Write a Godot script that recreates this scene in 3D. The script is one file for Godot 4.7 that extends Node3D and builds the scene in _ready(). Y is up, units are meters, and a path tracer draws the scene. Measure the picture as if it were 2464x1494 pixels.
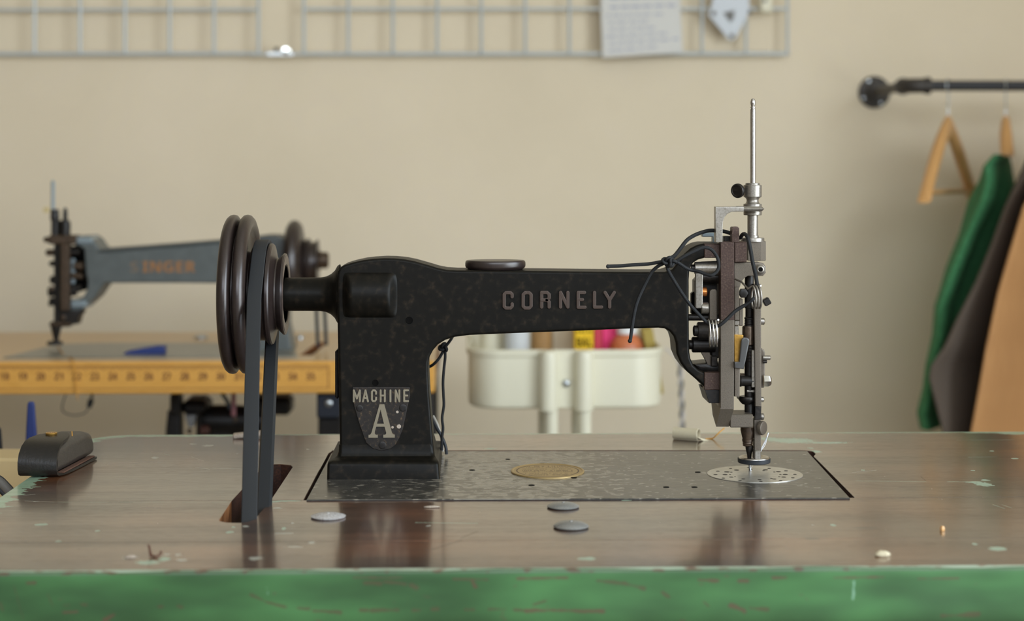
extends Node3D
# A workshop bench with an old chain-stitch embroidery machine. Units are metres, y is up.
# The bench top lies at y = 0.75; the eye looks along -z, a little to the right, with a shifted lens.
const F := 4100.0        # focal length in pixels of the 2464 x 1494 frame
const CX := 1232.0
const CY := 419.0        # the horizon
const TY := 0.75         # height of both table tops
const EYE := Vector3(0, 1.031, 0)
const WALL := 3.45       # distance of the back wall
var look := Basis(Vector3.UP, -atan(99.0 / 4100.0))
var cur: Node3D          # the thing whose parts are being built
var M := {}
var rng := RandomNumberGenerator.new()

class MB:                # collects triangles, counter-clockwise seen from outside
	var t := PackedVector3Array()
	func tri(a: Vector3, b: Vector3, c: Vector3) -> void:
		t.append(a); t.append(b); t.append(c)
	func quad(a: Vector3, b: Vector3, c: Vector3, d: Vector3) -> void:
		tri(a, b, c); tri(a, c, d)
	func outward(from: int) -> void:          # turns the shape added since "from" right side out
		var mid := Vector3.ZERO
		for i in range(from, t.size()):
			mid += t[i]
		mid /= maxi(1, t.size() - from)
		var vol := 0.0
		for i in range(from, t.size(), 3):
			vol += (t[i] - mid).dot((t[i + 1] - mid).cross(t[i + 2] - mid))
		if vol < 0.0:
			for i in range(from, t.size(), 3):
				var k := t[i + 1]
				t[i + 1] = t[i + 2]
				t[i + 2] = k

# ---------- where things are ----------
func ray(px: float, py: float) -> Vector3:
	return look * Vector3((px - CX) / F, (CY - py) / F, -1.0)

func P(px: float, py: float, d: float) -> Vector3:      # the point on the upright plane at distance d
	var r := ray(px, py)
	return EYE + r * (d / -r.z)

func T(px: float, py: float, y := TY) -> Vector3:       # the point on the level plane at height y
	var r := ray(px, py)
	return EYE + r * ((y - EYE.y) / r.y)

func U(d: float) -> float:                              # metres per pixel at distance d
	return d / F

func P2(px: float, py: float, d: float) -> Vector2:
	var p := P(px, py, d)
	return Vector2(p.x, p.y)

func poly(a: Array, d: float) -> PackedVector2Array:    # [x, y, x, y ...] on the plane at d
	var o := PackedVector2Array()
	for i in range(0, a.size(), 2):
		o.append(P2(a[i], a[i + 1], d))
	return o

func level(a: Array, y := TY) -> PackedVector2Array:    # the same on a level plane, as (x, -z)
	var o := PackedVector2Array()
	for i in range(0, a.size(), 2):
		var p := T(a[i], a[i + 1], y)
		o.append(Vector2(p.x, -p.z))
	return o

# ---------- nodes ----------
func wpos(n: Node) -> Vector3:
	var p := Vector3.ZERO
	while n is Node3D and n != self:
		p += (n as Node3D).position
		n = n.get_parent()
	return p

func tag(o: Node, label: String, category := "", group := "") -> Node:
	if label: o.set_meta("label", label)
	if category: o.set_meta("category", category)
	if group: o.set_meta("group", group)
	return o

func named(called: String, parent: Node) -> String:
	if parent != self or not has_node(called):
		return called
	var k := 1
	while has_node("%s_%03d" % [called, k]):
		k += 1
	return "%s_%03d" % [called, k]

func thing(called: String, label: String, category: String, at: Vector3, group := "") -> Node3D:
	var o := Node3D.new()
	o.name = named(called, self)
	add_child(o)
	o.position = at
	tag(o, label, category, group)
	cur = o
	return o

func surface(mesh: ArrayMesh, mb: MB, mat: Material, org: Vector3, angle: float, uvf: Variant) -> void:
	var n := mb.t.size()
	var fn := PackedVector3Array()
	var at := {}
	var keys: Array[Vector3i] = []
	keys.resize(n)
	for i in range(0, n, 3):
		var c := (mb.t[i + 1] - mb.t[i]).cross(mb.t[i + 2] - mb.t[i])
		fn.append(c)
		for k in 3:
			var key := Vector3i((mb.t[i + k] * 50000.0).round())
			keys[i + k] = key
			if at.has(key):
				at[key].append(i / 3)
			else:
				at[key] = PackedInt32Array([i / 3])
	var least := cos(deg_to_rad(angle))
	var vs := PackedVector3Array()
	var ns := PackedVector3Array()
	var uv := PackedVector2Array()
	for i in range(0, n, 3):
		var own := fn[i / 3].normalized()
		if own == Vector3.ZERO:
			continue
		for k in [0, 2, 1]:                                # clockwise for Godot
			var sum := Vector3.ZERO
			for f: int in at[keys[i + k]]:
				if own.dot(fn[f].normalized()) >= least:
					sum += fn[f]
			vs.append(mb.t[i + k] - org)
			ns.append(sum.normalized() if sum.length_squared() > 0.0 else own)
			if uvf != null:
				uv.append(uvf.call(mb.t[i + k], own))
	var a := []
	a.resize(Mesh.ARRAY_MAX)
	a[Mesh.ARRAY_VERTEX] = vs
	a[Mesh.ARRAY_NORMAL] = ns
	if uvf != null:
		a[Mesh.ARRAY_TEX_UV] = uv
	mesh.add_surface_from_arrays(Mesh.PRIMITIVE_TRIANGLES, a)
	mesh.surface_set_material(mesh.get_surface_count() - 1, mat)

func put(called: String, mat: Material, mb: MB, parent: Node = null, angle := 38.0, uvf: Variant = null, mb2: MB = null, mat2: Material = null) -> MeshInstance3D:
	if parent == null:
		parent = cur
	var o := MeshInstance3D.new()
	o.name = named(called, parent)
	parent.add_child(o, true)
	var org := wpos(parent)
	if parent == self:                                     # a thing of one mesh stands on its base
		var box := AABB(mb.t[0], Vector3.ZERO)
		for v in mb.t:
			box = box.expand(v)
		org = box.position + box.size * Vector3(0.5, 0, 0.5)
		o.position = org
	var mesh := ArrayMesh.new()
	surface(mesh, mb, mat, org, angle, uvf)
	if mb2:
		surface(mesh, mb2, mat2, org, angle, uvf)
	o.mesh = mesh
	return o

func struct(called: String, mat: Material, mb: MB, parent: Node = null) -> MeshInstance3D:
	var o := put(called, mat, mb, parent if parent else self)
	if parent == null:
		o.set_meta("kind", "structure")
	return o

# ---------- shapes ----------
func box(mb: MB, a: Vector3, b: Vector3, r := 0.0005, xf := Transform3D()) -> void:
	var lo := Vector3(minf(a.x, b.x), minf(a.y, b.y), minf(a.z, b.z))
	var hi := Vector3(maxf(a.x, b.x), maxf(a.y, b.y), maxf(a.z, b.z))
	r = minf(r, minf(hi.x - lo.x, minf(hi.y - lo.y, hi.z - lo.z)) * 0.45)
	var c := {}
	for i in 8:
		var s := Vector3(i & 1, (i >> 1) & 1, i >> 2)
		var q := lo + (hi - lo) * s
		var n := Vector3.ONE * r - s * 2.0 * r
		for k in 3:
			var off := n
			off[k] = 0.0
			c[i * 3 + k] = xf * (q + off)
	var mid := xf * ((lo + hi) / 2.0)
	var face := func(x: Vector3, y: Vector3, z: Vector3) -> void:
		if (y - x).cross(z - x).dot((x + y + z) / 3.0 - mid) < 0.0:
			mb.tri(x, z, y)
		else:
			mb.tri(x, y, z)
	for k in 3:
		var u := 1 << ((k + 1) % 3)
		var v := 1 << ((k + 2) % 3)
		var w := 1 << k
		for s in 2:
			var i := w * s
			var q0: Vector3 = c[i * 3 + k]
			var q1: Vector3 = c[(i + u) * 3 + k]
			var q2: Vector3 = c[(i + u + v) * 3 + k]
			var q3: Vector3 = c[(i + v) * 3 + k]
			face.call(q0, q1, q2)
			face.call(q0, q2, q3)
		for su in 2:
			for sv in 2:
				var e0 := su * u + sv * v
				var e1 := e0 + w
				var ku := (k + 1) % 3
				var kv := (k + 2) % 3
				face.call(c[e0 * 3 + ku], c[e0 * 3 + kv], c[e1 * 3 + kv])
				face.call(c[e0 * 3 + ku], c[e1 * 3 + kv], c[e1 * 3 + ku])
	for i in 8:
		face.call(c[i * 3], c[i * 3 + 1], c[i * 3 + 2])

func inset(pts: PackedVector2Array, r: float) -> PackedVector2Array:
	var n := pts.size()
	var o := PackedVector2Array()
	for i in n:
		var d0 := (pts[i] - pts[(i + n - 1) % n]).normalized()
		var d1 := (pts[(i + 1) % n] - pts[i]).normalized()
		var n0 := Vector2(-d0.y, d0.x)
		var n1 := Vector2(-d1.y, d1.x)
		var m := n0 + n1
		var l := m.length()
		m = m / l if l > 0.01 else n0
		o.append(pts[i] + m * (r / maxf(0.45, m.dot(n0))))
	return o

func slab(mb: MB, pts: PackedVector2Array, zf: float, zb: float, r := 0.0006, n := 2, xf := Transform3D(), walls: MB = null, back := true) -> void:
	var p := pts.duplicate()
	if Geometry2D.is_polygon_clockwise(p):
		p.reverse()
	var rings := []
	r = minf(r, absf(zf - zb) * 0.45)
	for k in n + 1:
		var a := PI / 2.0 * k / n
		rings.append([inset(p, r * (1.0 - sin(a))), zf - r * (1.0 - cos(a))])
	for k in n + 1:
		var a := PI / 2.0 * (n - k) / n
		rings.append([inset(p, r * (1.0 - sin(a))), zb + r * (1.0 - cos(a))])
	for i in rings.size() - 1:
		var into := walls if walls and i >= n else mb
		for j in p.size():
			var k := (j + 1) % p.size()
			var a0: Vector2 = rings[i][0][j]
			var b0: Vector2 = rings[i][0][k]
			var a1: Vector2 = rings[i + 1][0][j]
			var b1: Vector2 = rings[i + 1][0][k]
			var z0: float = rings[i][1]
			var z1: float = rings[i + 1][1]
			into.quad(xf * Vector3(a0.x, a0.y, z0), xf * Vector3(a1.x, a1.y, z1), xf * Vector3(b1.x, b1.y, z1), xf * Vector3(b0.x, b0.y, z0))
	for e in [0, rings.size() - 1]:
		if e and not back:
			continue
		var ring: PackedVector2Array = rings[e][0]
		var z: float = rings[e][1]
		var idx := Geometry2D.triangulate_polygon(ring)
		if idx.is_empty():
			ring = p
			idx = Geometry2D.triangulate_polygon(p)
			if idx.is_empty():
				push_warning("a slab has no cap")
		var into := walls if walls and e else mb
		for i in range(0, idx.size(), 3):
			var a := ring[idx[i]]
			var b := ring[idx[i + 1]]
			var c := ring[idx[i + 2]]
			if ((b - a).cross(c - a) < 0.0) == (e == 0):
				var k := b
				b = c
				c = k
			into.tri(xf * Vector3(a.x, a.y, z), xf * Vector3(b.x, b.y, z), xf * Vector3(c.x, c.y, z))

func flat(y := 0.0) -> Transform3D:                     # lays a slab down: its front faces up
	return Transform3D(Basis(Vector3(1, 0, 0), Vector3(0, 0, -1), Vector3(0, 1, 0)), Vector3(0, y, 0))

func lathe(mb: MB, o: Vector3, axis: Vector3, prof: Array, seg := 28, squash := Vector3.ONE) -> void:
	var from := mb.t.size()
	var w := axis.normalized()
	var u := w.cross(Vector3.UP if absf(w.y) < 0.9 else Vector3.RIGHT).normalized()
	var v := w.cross(u)
	var rows := []
	for q in prof:
		var row := PackedVector3Array()
		for j in seg:
			var a := TAU * j / seg
			row.append(o + (w * q[0] + (u * cos(a) + v * sin(a)) * q[1]) * squash)
		rows.append(row)
	for i in rows.size() - 1:
		for j in seg:
			var k := (j + 1) % seg
			mb.quad(rows[i][j], rows[i][k], rows[i + 1][k], rows[i + 1][j])
	for e in [0, rows.size() - 1]:
		if prof[e][1] > 1e-6 and not (prof[0][0] == prof[-1][0] and prof[0][1] == prof[-1][1]):
			var mid: Vector3 = o + w * prof[e][0] * squash
			for j in seg:
				var k := (j + 1) % seg
				if e:
					mb.tri(mid, rows[e][j], rows[e][k])
				else:
					mb.tri(mid, rows[e][k], rows[e][j])
	mb.outward(from)

func loft(mb: MB, rows: Array, caps := true) -> void:
	var from := mb.t.size()
	var n: int = rows[0].size()
	for i in rows.size() - 1:
		for j in n:
			var k := (j + 1) % n
			mb.quad(rows[i][j], rows[i][k], rows[i + 1][k], rows[i + 1][j])
	if caps:
		for e in [0, rows.size() - 1]:
			var mid := Vector3.ZERO
			for v: Vector3 in rows[e]:
				mid += v / n
			for j in n:
				var k := (j + 1) % n
				if e:
					mb.tri(mid, rows[e][j], rows[e][k])
				else:
					mb.tri(mid, rows[e][k], rows[e][j])
	mb.outward(from)

func curve(pts: Array, n := 5, closed := false) -> PackedVector3Array:
	var o := PackedVector3Array()
	var c := pts.size()
	for i in (c if closed else c - 1):
		var p0: Vector3 = pts[(i + c - 1) % c] if closed else pts[maxi(0, i - 1)]
		var p1: Vector3 = pts[i]
		var p2: Vector3 = pts[(i + 1) % c]
		var p3: Vector3 = pts[(i + 2) % c] if closed else pts[mini(c - 1, i + 2)]
		for k in n:
			o.append(p1.cubic_interpolate(p2, p0, p3, float(k) / n))
	if not closed:
		o.append(pts[-1])
	return o

func tube(mb: MB, pts: PackedVector3Array, r: float, seg := 8, closed := false, tip := 1.0) -> void:
	var rows := []
	var n := pts.size()
	var side := Vector3.ZERO
	for i in n:
		var a := pts[(i + n - 1) % n] if closed else pts[maxi(0, i - 1)]
		var b := pts[(i + 1) % n] if closed else pts[mini(n - 1, i + 1)]
		var d := (b - a).normalized()
		if side == Vector3.ZERO:
			side = d.cross(Vector3(0.13, 0.3, 0.94)).normalized()
		side = (side - d * side.dot(d)).normalized()
		var up := d.cross(side)
		var row := PackedVector3Array()
		var rad := r * lerpf(1.0, tip, float(i) / maxi(1, n - 1))
		for j in seg:
			var t := TAU * j / seg
			row.append(pts[i] + (side * cos(t) + up * sin(t)) * rad)
		rows.append(row)
	if closed:
		rows.append(rows[0])
	loft(mb, rows, not closed)

func stroke(mb: MB, pts: PackedVector2Array, w: float, zf: float, zb: float, lift := 0.0, closed := false) -> void:
	var n := pts.size()
	for i in (n if closed else n - 1):
		var a := pts[i]
		var b := pts[(i + 1) % n]
		var d := (b - a).normalized()
		var q := PackedVector2Array()
		for k in 9:
			var t := -PI / 2 + PI * k / 8
			q.append(b + (d * cos(t) + d.orthogonal() * -sin(t)) * w / 2)
		for k in 9:
			var t := PI / 2 + PI * k / 8
			q.append(a + (d * cos(t) + d.orthogonal() * -sin(t)) * w / 2)
		var clean := PackedVector2Array()
		for v in q:
			if clean.is_empty() or clean[-1].distance_to(v) > 1e-6:
				clean.append(v)
		slab(mb, clean, zf + 0.00003 * ((i * 2) % 5) + lift, zb, w * 0.12, 2)

func rr(x0: float, x1: float, z0: float, z1: float, y: float, r: float, n := 5) -> PackedVector3Array:   # a level ring, a rectangle with round corners
	var o := PackedVector3Array()
	var cs := [Vector2(x1 - r, z1 - r), Vector2(x0 + r, z1 - r), Vector2(x0 + r, z0 + r), Vector2(x1 - r, z0 + r)]
	for c in 4:
		for k in n + 1:
			var a := PI / 2 * (c + float(k) / n)
			o.append(Vector3(cs[c].x + r * cos(a), y, cs[c].y + r * sin(a)))
	return o

# ---------- parts told by their place on the machine: pixels and a distance ----------
func bxp(called: String, mat: Material, x0: float, y0: float, x1: float, y1: float, d: float, deep: float, r := 0.0006, parent: Node = null) -> MeshInstance3D:
	var mb := MB.new()
	var a := P(x0, y0, d)
	var b := P(x1, y1, d)
	box(mb, a, Vector3(b.x, b.y, -d - deep), r)
	return put(called, mat, mb, parent)

func plp(called: String, mat: Material, a: Array, d: float, deep: float, r := 0.0006, parent: Node = null) -> MeshInstance3D:
	var mb := MB.new()
	slab(mb, poly(a, d), -d, -d - deep, r)
	return put(called, mat, mb, parent)

func vlp(called: String, mat: Material, x: float, d: float, prof: Array, seg := 26, parent: Node = null) -> MeshInstance3D:   # [[y, r] ...], upright axis
	var mb := MB.new()
	var o := P(x, prof[-1][0], d)
	var q := []
	for i in range(prof.size() - 1, -1, -1):
		q.append([P(x, prof[i][0], d).y - o.y, prof[i][1] * U(d)])
	lathe(mb, o, Vector3.UP, q, seg)
	return put(called, mat, mb, parent)

func hlp(called: String, mat: Material, y: float, d: float, prof: Array, seg := 26, parent: Node = null) -> MeshInstance3D:   # [[x, r] ...], axis along x
	var mb := MB.new()
	var o := P(prof[0][0], y, d)
	var q := []
	for e in prof:
		q.append([P(e[0], y, d).x - o.x, e[1] * U(d)])
	lathe(mb, o, Vector3.RIGHT, q, seg)
	return put(called, mat, mb, parent)

func zlp(called: String, mat: Material, x: float, y: float, d: float, prof: Array, seg := 22, parent: Node = null, axis := Vector3(0, 0, 1)) -> MeshInstance3D:   # [[forward px, r px] ...], axis to the front
	var mb := MB.new()
	var q := []
	for e in prof:
		q.append([e[0] * U(d), e[1] * U(d)])
	lathe(mb, P(x, y, d), axis, q, seg)
	return put(called, mat, mb, parent)

func path(a: Array, d: float) -> Array:                 # [x, y, nearer (mm), ...]
	var o := []
	for i in range(0, a.size(), 3):
		o.append(P(a[i], a[i + 1], d - a[i + 2] * 0.001))
	return o

func tbp(called: String, mat: Material, a: Array, d: float, r: float, parent: Node = null, n := 6, seg := 9) -> MeshInstance3D:
	var mb := MB.new()
	tube(mb, curve(path(a, d), n), r * U(d), seg)
	return put(called, mat, mb, parent)

func lettering(called: String, mat: Material, words: String, face: String, x0: float, y0: float, x1: float, y1: float, d: float, thick: float, parent: Node = null) -> MeshInstance3D:
	var font := SystemFont.new()
	font.font_names = PackedStringArray([face])
	font.font_weight = 700
	var tm := TextMesh.new()
	tm.font = font
	tm.font_size = 64
	tm.pixel_size = 0.01
	tm.depth = 0.2
	tm.text = words
	tm.material = mat
	var o := MeshInstance3D.new()
	o.name = called
	o.mesh = tm
	if parent == null:
		parent = cur
	parent.add_child(o, true)
	var bb := tm.get_aabb()
	var a := P(x0, y1, d)
	var b := P(x1, y0, d)
	var s := Vector3((b.x - a.x) / bb.size.x, (b.y - a.y) / bb.size.y, thick / bb.size.z)
	o.scale = s
	o.position = Vector3(a.x, a.y, -d) - bb.position * s - Vector3(0, 0, 0) - wpos(parent)
	return o

func knot(mb: MB, at: Vector3, size: float, r: float, turn: Basis) -> void:
	var pts := PackedVector3Array()
	for i in 48:
		var t := TAU * i / 48
		pts.append(at + turn * (Vector3(sin(t) + 2 * sin(2 * t), cos(t) - 2 * cos(2 * t), -1.1 * sin(3 * t)) * size / 3.0))
	tube(mb, pts, r, 8, true)

# ---------- what surfaces are made of ----------
func noise_tex(seed_: int, freq: float, ramp: Array, side := 256, oct := 4, wide := 1) -> NoiseTexture2D:
	var n := FastNoiseLite.new()
	n.seed = seed_
	n.frequency = freq
	n.fractal_octaves = oct
	var t := NoiseTexture2D.new()
	t.width = side * wide
	t.height = side
	t.seamless = true
	t.noise = n
	var g := Gradient.new()
	var off := PackedFloat32Array()
	var col := PackedColorArray()
	for e in ramp:
		off.append(e[0])
		col.append(e[1])
	g.offsets = off
	g.colors = col
	t.color_ramp = g
	return t

func rgb8(r: int, g: int, b: int) -> Color:
	return Color8(r, g, b)

func plain(c: Color, rough := 0.5, metal := 0.0) -> StandardMaterial3D:
	var m := StandardMaterial3D.new()
	m.albedo_color = c
	m.roughness = rough
	m.metallic = metal
	return m

func grained(ramp: Array, seed_: int, freq: float, scale_: Vector3, rough := 0.5, metal := 0.0, relief := 0.0, oct := 4) -> StandardMaterial3D:
	var m := plain(Color.WHITE, rough, metal)
	m.albedo_texture = noise_tex(seed_, freq, ramp, 256, oct)
	m.uv1_triplanar = true
	m.uv1_scale = scale_
	if relief > 0.0:
		m.heightmap_enabled = true
		m.heightmap_scale = relief
		m.heightmap_texture = noise_tex(seed_ + 7, freq * 2.0, [[0.0, Color.BLACK], [1.0, Color.WHITE]], 256, oct)
	return m

func materials() -> void:
	M.cast = grained([[0.0, rgb8(18, 16, 13)], [0.55, rgb8(21, 19, 15)], [0.8, rgb8(33, 28, 22)], [1.0, rgb8(50, 41, 31)]], 3, 0.03, Vector3.ONE * 12, 0.42, 0.0, 0.0035)
	M.cast.metallic_specular = 0.27
	M.cast_bare = grained([[0.0, rgb8(84, 70, 64)], [0.6, rgb8(104, 88, 80)], [1.0, rgb8(60, 52, 48)]], 4, 0.04, Vector3.ONE * 14, 0.36, 0.35)
	M.steel = grained([[0.0, rgb8(110, 102, 94)], [0.3, rgb8(148, 142, 133)], [0.75, rgb8(164, 158, 149)], [0.95, rgb8(110, 100, 92)]], 5, 0.05, Vector3.ONE * 26, 0.36, 0.8)
	M.bright = grained([[0.0, rgb8(176, 172, 168)], [1.0, rgb8(214, 211, 207)]], 6, 0.05, Vector3.ONE * 22, 0.26, 1.0)
	M.wornsteel = grained([[0.0, rgb8(96, 88, 78)], [0.5, rgb8(106, 97, 86)], [0.72, rgb8(114, 104, 92)], [0.84, rgb8(98, 86, 75)], [0.92, rgb8(56, 44, 37)]], 8, 0.09, Vector3.ONE * 26, 0.45, 0.55)
	M.rust = grained([[0.0, rgb8(64, 48, 42)], [0.5, rgb8(76, 58, 51)], [0.74, rgb8(84, 66, 57)], [0.88, rgb8(104, 89, 77)], [1.0, rgb8(120, 106, 92)]], 9, 0.07, Vector3.ONE * 26, 0.45, 0.45)
	M.dark = grained([[0.0, rgb8(30, 28, 27)], [1.0, rgb8(66, 60, 55)]], 10, 0.04, Vector3.ONE * 18, 0.38, 0.6)
	M.oily = grained([[0.0, rgb8(20, 18, 17)], [1.0, rgb8(44, 38, 34)]], 11, 0.04, Vector3.ONE * 18, 0.4, 0.3)
	M.wheel = grained([[0.0, rgb8(44, 35, 32)], [0.6, rgb8(56, 45, 42)], [1.0, rgb8(40, 32, 30)]], 12, 0.03, Vector3.ONE * 12, 0.33, 0.25, 0.002)
	M.wheel.metallic_specular = 0.65
	M.letter = plain(rgb8(72, 58, 50), 0.42, 0.25)
	M.badge = grained([[0.0, rgb8(30, 27, 25)], [0.62, rgb8(44, 38, 33)], [0.8, rgb8(72, 58, 44)], [1.0, rgb8(120, 100, 76)]], 13, 0.03, Vector3.ONE * 26, 0.4, 0.3)
	M.badge_letter = plain(rgb8(142, 132, 112), 0.4, 0.4)
	M.brass = grained([[0.0, rgb8(196, 150, 72)], [1.0, rgb8(224, 178, 96)]], 14, 0.05, Vector3.ONE * 20, 0.32, 0.85)
	M.copper = plain(rgb8(212, 132, 72), 0.3, 0.9)
	M.belt = grained([[0.0, rgb8(31, 33, 36)], [0.9, rgb8(42, 44, 47)], [1.0, rgb8(110, 112, 114)]], 15, 0.2, Vector3.ONE * 25, 0.6, 0.0, 0.004)
	M.cord = grained([[0.0, rgb8(11, 12, 14)], [1.0, rgb8(21, 23, 27)]], 16, 0.3, Vector3.ONE * 60, 0.6, 0.0, 0.03, 1)
	M.rubber = plain(rgb8(38, 41, 46), 0.55)
	M.black = plain(rgb8(14, 13, 12), 0.7)
	M.black.metallic_specular = 0.15
	M.lever = plain(rgb8(84, 83, 82), 0.4, 0.5)
	M.grime = plain(rgb8(30, 24, 21), 0.6)
	M.thread = plain(rgb8(236, 238, 242), 0.6)
	M.amber = plain(rgb8(206, 148, 56), 0.6)
	M.pale_tab = plain(rgb8(208, 186, 132), 0.6)
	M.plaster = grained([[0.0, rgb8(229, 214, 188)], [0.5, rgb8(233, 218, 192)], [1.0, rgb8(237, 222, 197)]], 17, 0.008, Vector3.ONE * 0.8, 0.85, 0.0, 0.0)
	M.plaster.heightmap_enabled = true
	M.plaster.heightmap_scale = 0.3
	M.plaster.heightmap_texture = noise_tex(18, 0.012, [[0.0, Color.BLACK], [1.0, Color.WHITE]], 256, 3)
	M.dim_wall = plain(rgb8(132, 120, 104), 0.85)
	M.ceiling = plain(rgb8(228, 224, 214), 0.9)
	M.floor = grained([[0.0, rgb8(168, 158, 142)], [1.0, rgb8(190, 180, 164)]], 19, 0.02, Vector3(2, 2, 2), 0.5)
	M.frame = plain(rgb8(224, 222, 214), 0.5)
	M.grid = plain(rgb8(196, 203, 206), 0.35, 0.1)
	M.zinc = plain(rgb8(190, 194, 196), 0.28, 0.9)
	M.pipe = grained([[0.0, rgb8(52, 48, 46)], [1.0, rgb8(78, 72, 66)]], 20, 0.03, Vector3.ONE * 20, 0.5, 0.3)
	M.pipe_dark = plain(rgb8(46, 45, 47), 0.45, 0.3)
	M.iron = grained([[0.0, rgb8(86, 80, 72)], [1.0, rgb8(118, 110, 100)]], 21, 0.05, Vector3.ONE * 20, 0.5, 0.4)
	M.hanger = grained([[0.0, rgb8(206, 152, 92)], [1.0, rgb8(226, 176, 116)]], 22, 0.02, Vector3(30, 6, 30), 0.4)
	M.green_cloth = grained([[0.0, rgb8(54, 112, 70)], [1.0, rgb8(76, 142, 94)]], 23, 0.05, Vector3.ONE * 6, 0.9)
	M.brown_cloth = grained([[0.0, rgb8(84, 72, 62)], [1.0, rgb8(98, 86, 75)]], 24, 0.2, Vector3.ONE * 20, 0.95)
	M.tan_cloth = grained([[0.0, rgb8(176, 126, 78)], [1.0, rgb8(196, 146, 94)]], 25, 0.02, Vector3(30, 2, 30), 0.85)
	M.cream = plain(rgb8(232, 226, 202), 0.4)
	M.pine = grained([[0.0, rgb8(196, 160, 112)], [0.6, rgb8(208, 174, 126)], [1.0, rgb8(188, 150, 104)]], 26, 0.03, Vector3(2, 20, 20), 0.3)
	M.ruler = grained([[0.0, rgb8(214, 154, 68)], [0.6, rgb8(226, 168, 82)], [1.0, rgb8(206, 148, 62)]], 27, 0.03, Vector3(2, 25, 25), 0.4)
	M.ink = plain(rgb8(118, 72, 36), 0.6)
	M.grey_paint = grained([[0.0, rgb8(84, 89, 88)], [1.0, rgb8(95, 100, 99)]], 28, 0.02, Vector3.ONE * 8, 0.4)
	M.grey_dark = plain(rgb8(64, 68, 68), 0.4)
	M.grey_lit = plain(rgb8(140, 152, 158), 0.3, 0.2)
	M.gilt = grained([[0.0, rgb8(150, 104, 62)], [0.6, rgb8(168, 116, 66)], [1.0, rgb8(116, 108, 96)]], 29, 0.04, Vector3.ONE * 12, 0.45, 0.2)
	M.gilt_worn = plain(rgb8(118, 102, 86), 0.45)
	M.plate2 = grained([[0.0, rgb8(118, 116, 106)], [1.0, rgb8(140, 136, 124)]], 30, 0.03, Vector3.ONE * 8, 0.3, 0.3)
	M.brown_metal = grained([[0.0, rgb8(62, 50, 40)], [1.0, rgb8(100, 82, 66)]], 31, 0.04, Vector3.ONE * 16, 0.4, 0.5)
	M.blue = plain(rgb8(34, 52, 112), 0.4)
	M.rawwood = grained([[0.0, rgb8(104, 62, 32)], [0.5, rgb8(146, 92, 50)], [1.0, rgb8(190, 140, 88)]], 32, 0.03, Vector3(22, 3, 22), 0.7)
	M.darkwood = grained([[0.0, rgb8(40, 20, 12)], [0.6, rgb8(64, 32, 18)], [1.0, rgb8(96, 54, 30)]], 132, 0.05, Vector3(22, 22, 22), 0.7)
	M.notch = grained([[0.0, rgb8(186, 110, 54)], [1.0, rgb8(222, 160, 98)]], 133, 0.08, Vector3(30, 30, 30), 0.8)
	M.leather = grained([[0.0, rgb8(24, 22, 20)], [0.7, rgb8(33, 29, 26)], [1.0, rgb8(46, 40, 35)]], 33, 0.05, Vector3.ONE * 14, 0.42, 0.0, 0.01)
	M.leather_side = grained([[0.0, rgb8(46, 42, 39)], [1.0, rgb8(68, 62, 57)]], 34, 0.03, Vector3(10, 30, 10), 0.38, 0.0, 0.008)
	M.suede = grained([[0.0, rgb8(70, 46, 36)], [1.0, rgb8(122, 86, 66)]], 35, 0.2, Vector3.ONE * 30, 0.9)
	M.tape = grained([[0.0, rgb8(196, 182, 150)], [0.6, rgb8(214, 203, 174)], [1.0, rgb8(178, 158, 122)]], 36, 0.08, Vector3.ONE * 30, 0.8)
	M.chip = grained([[0.0, rgb8(150, 132, 118)], [1.0, rgb8(206, 194, 178)]], 37, 0.06, Vector3.ONE * 30, 0.7)
	M.mirror = plain(rgb8(235, 238, 238), 0.08, 1.0)
	M.dome = grained([[0.0, rgb8(140, 140, 138)], [1.0, rgb8(168, 167, 163)]], 38, 0.06, Vector3.ONE * 30, 0.34, 0.45)
	M.dome_white = grained([[0.0, rgb8(214, 214, 214)], [0.6, rgb8(190, 188, 186)], [0.75, rgb8(140, 116, 110)], [1.0, rgb8(120, 116, 112)]], 39, 0.05, Vector3.ONE * 40, 0.4)
	M.twist_dark = plain(rgb8(92, 92, 94), 0.6)
	M.twist_pale = plain(rgb8(206, 200, 196), 0.6)
	M.webbing = plain(rgb8(112, 108, 102), 0.6)
	M.legs = plain(rgb8(58, 62, 60), 0.5, 0.2)

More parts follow.
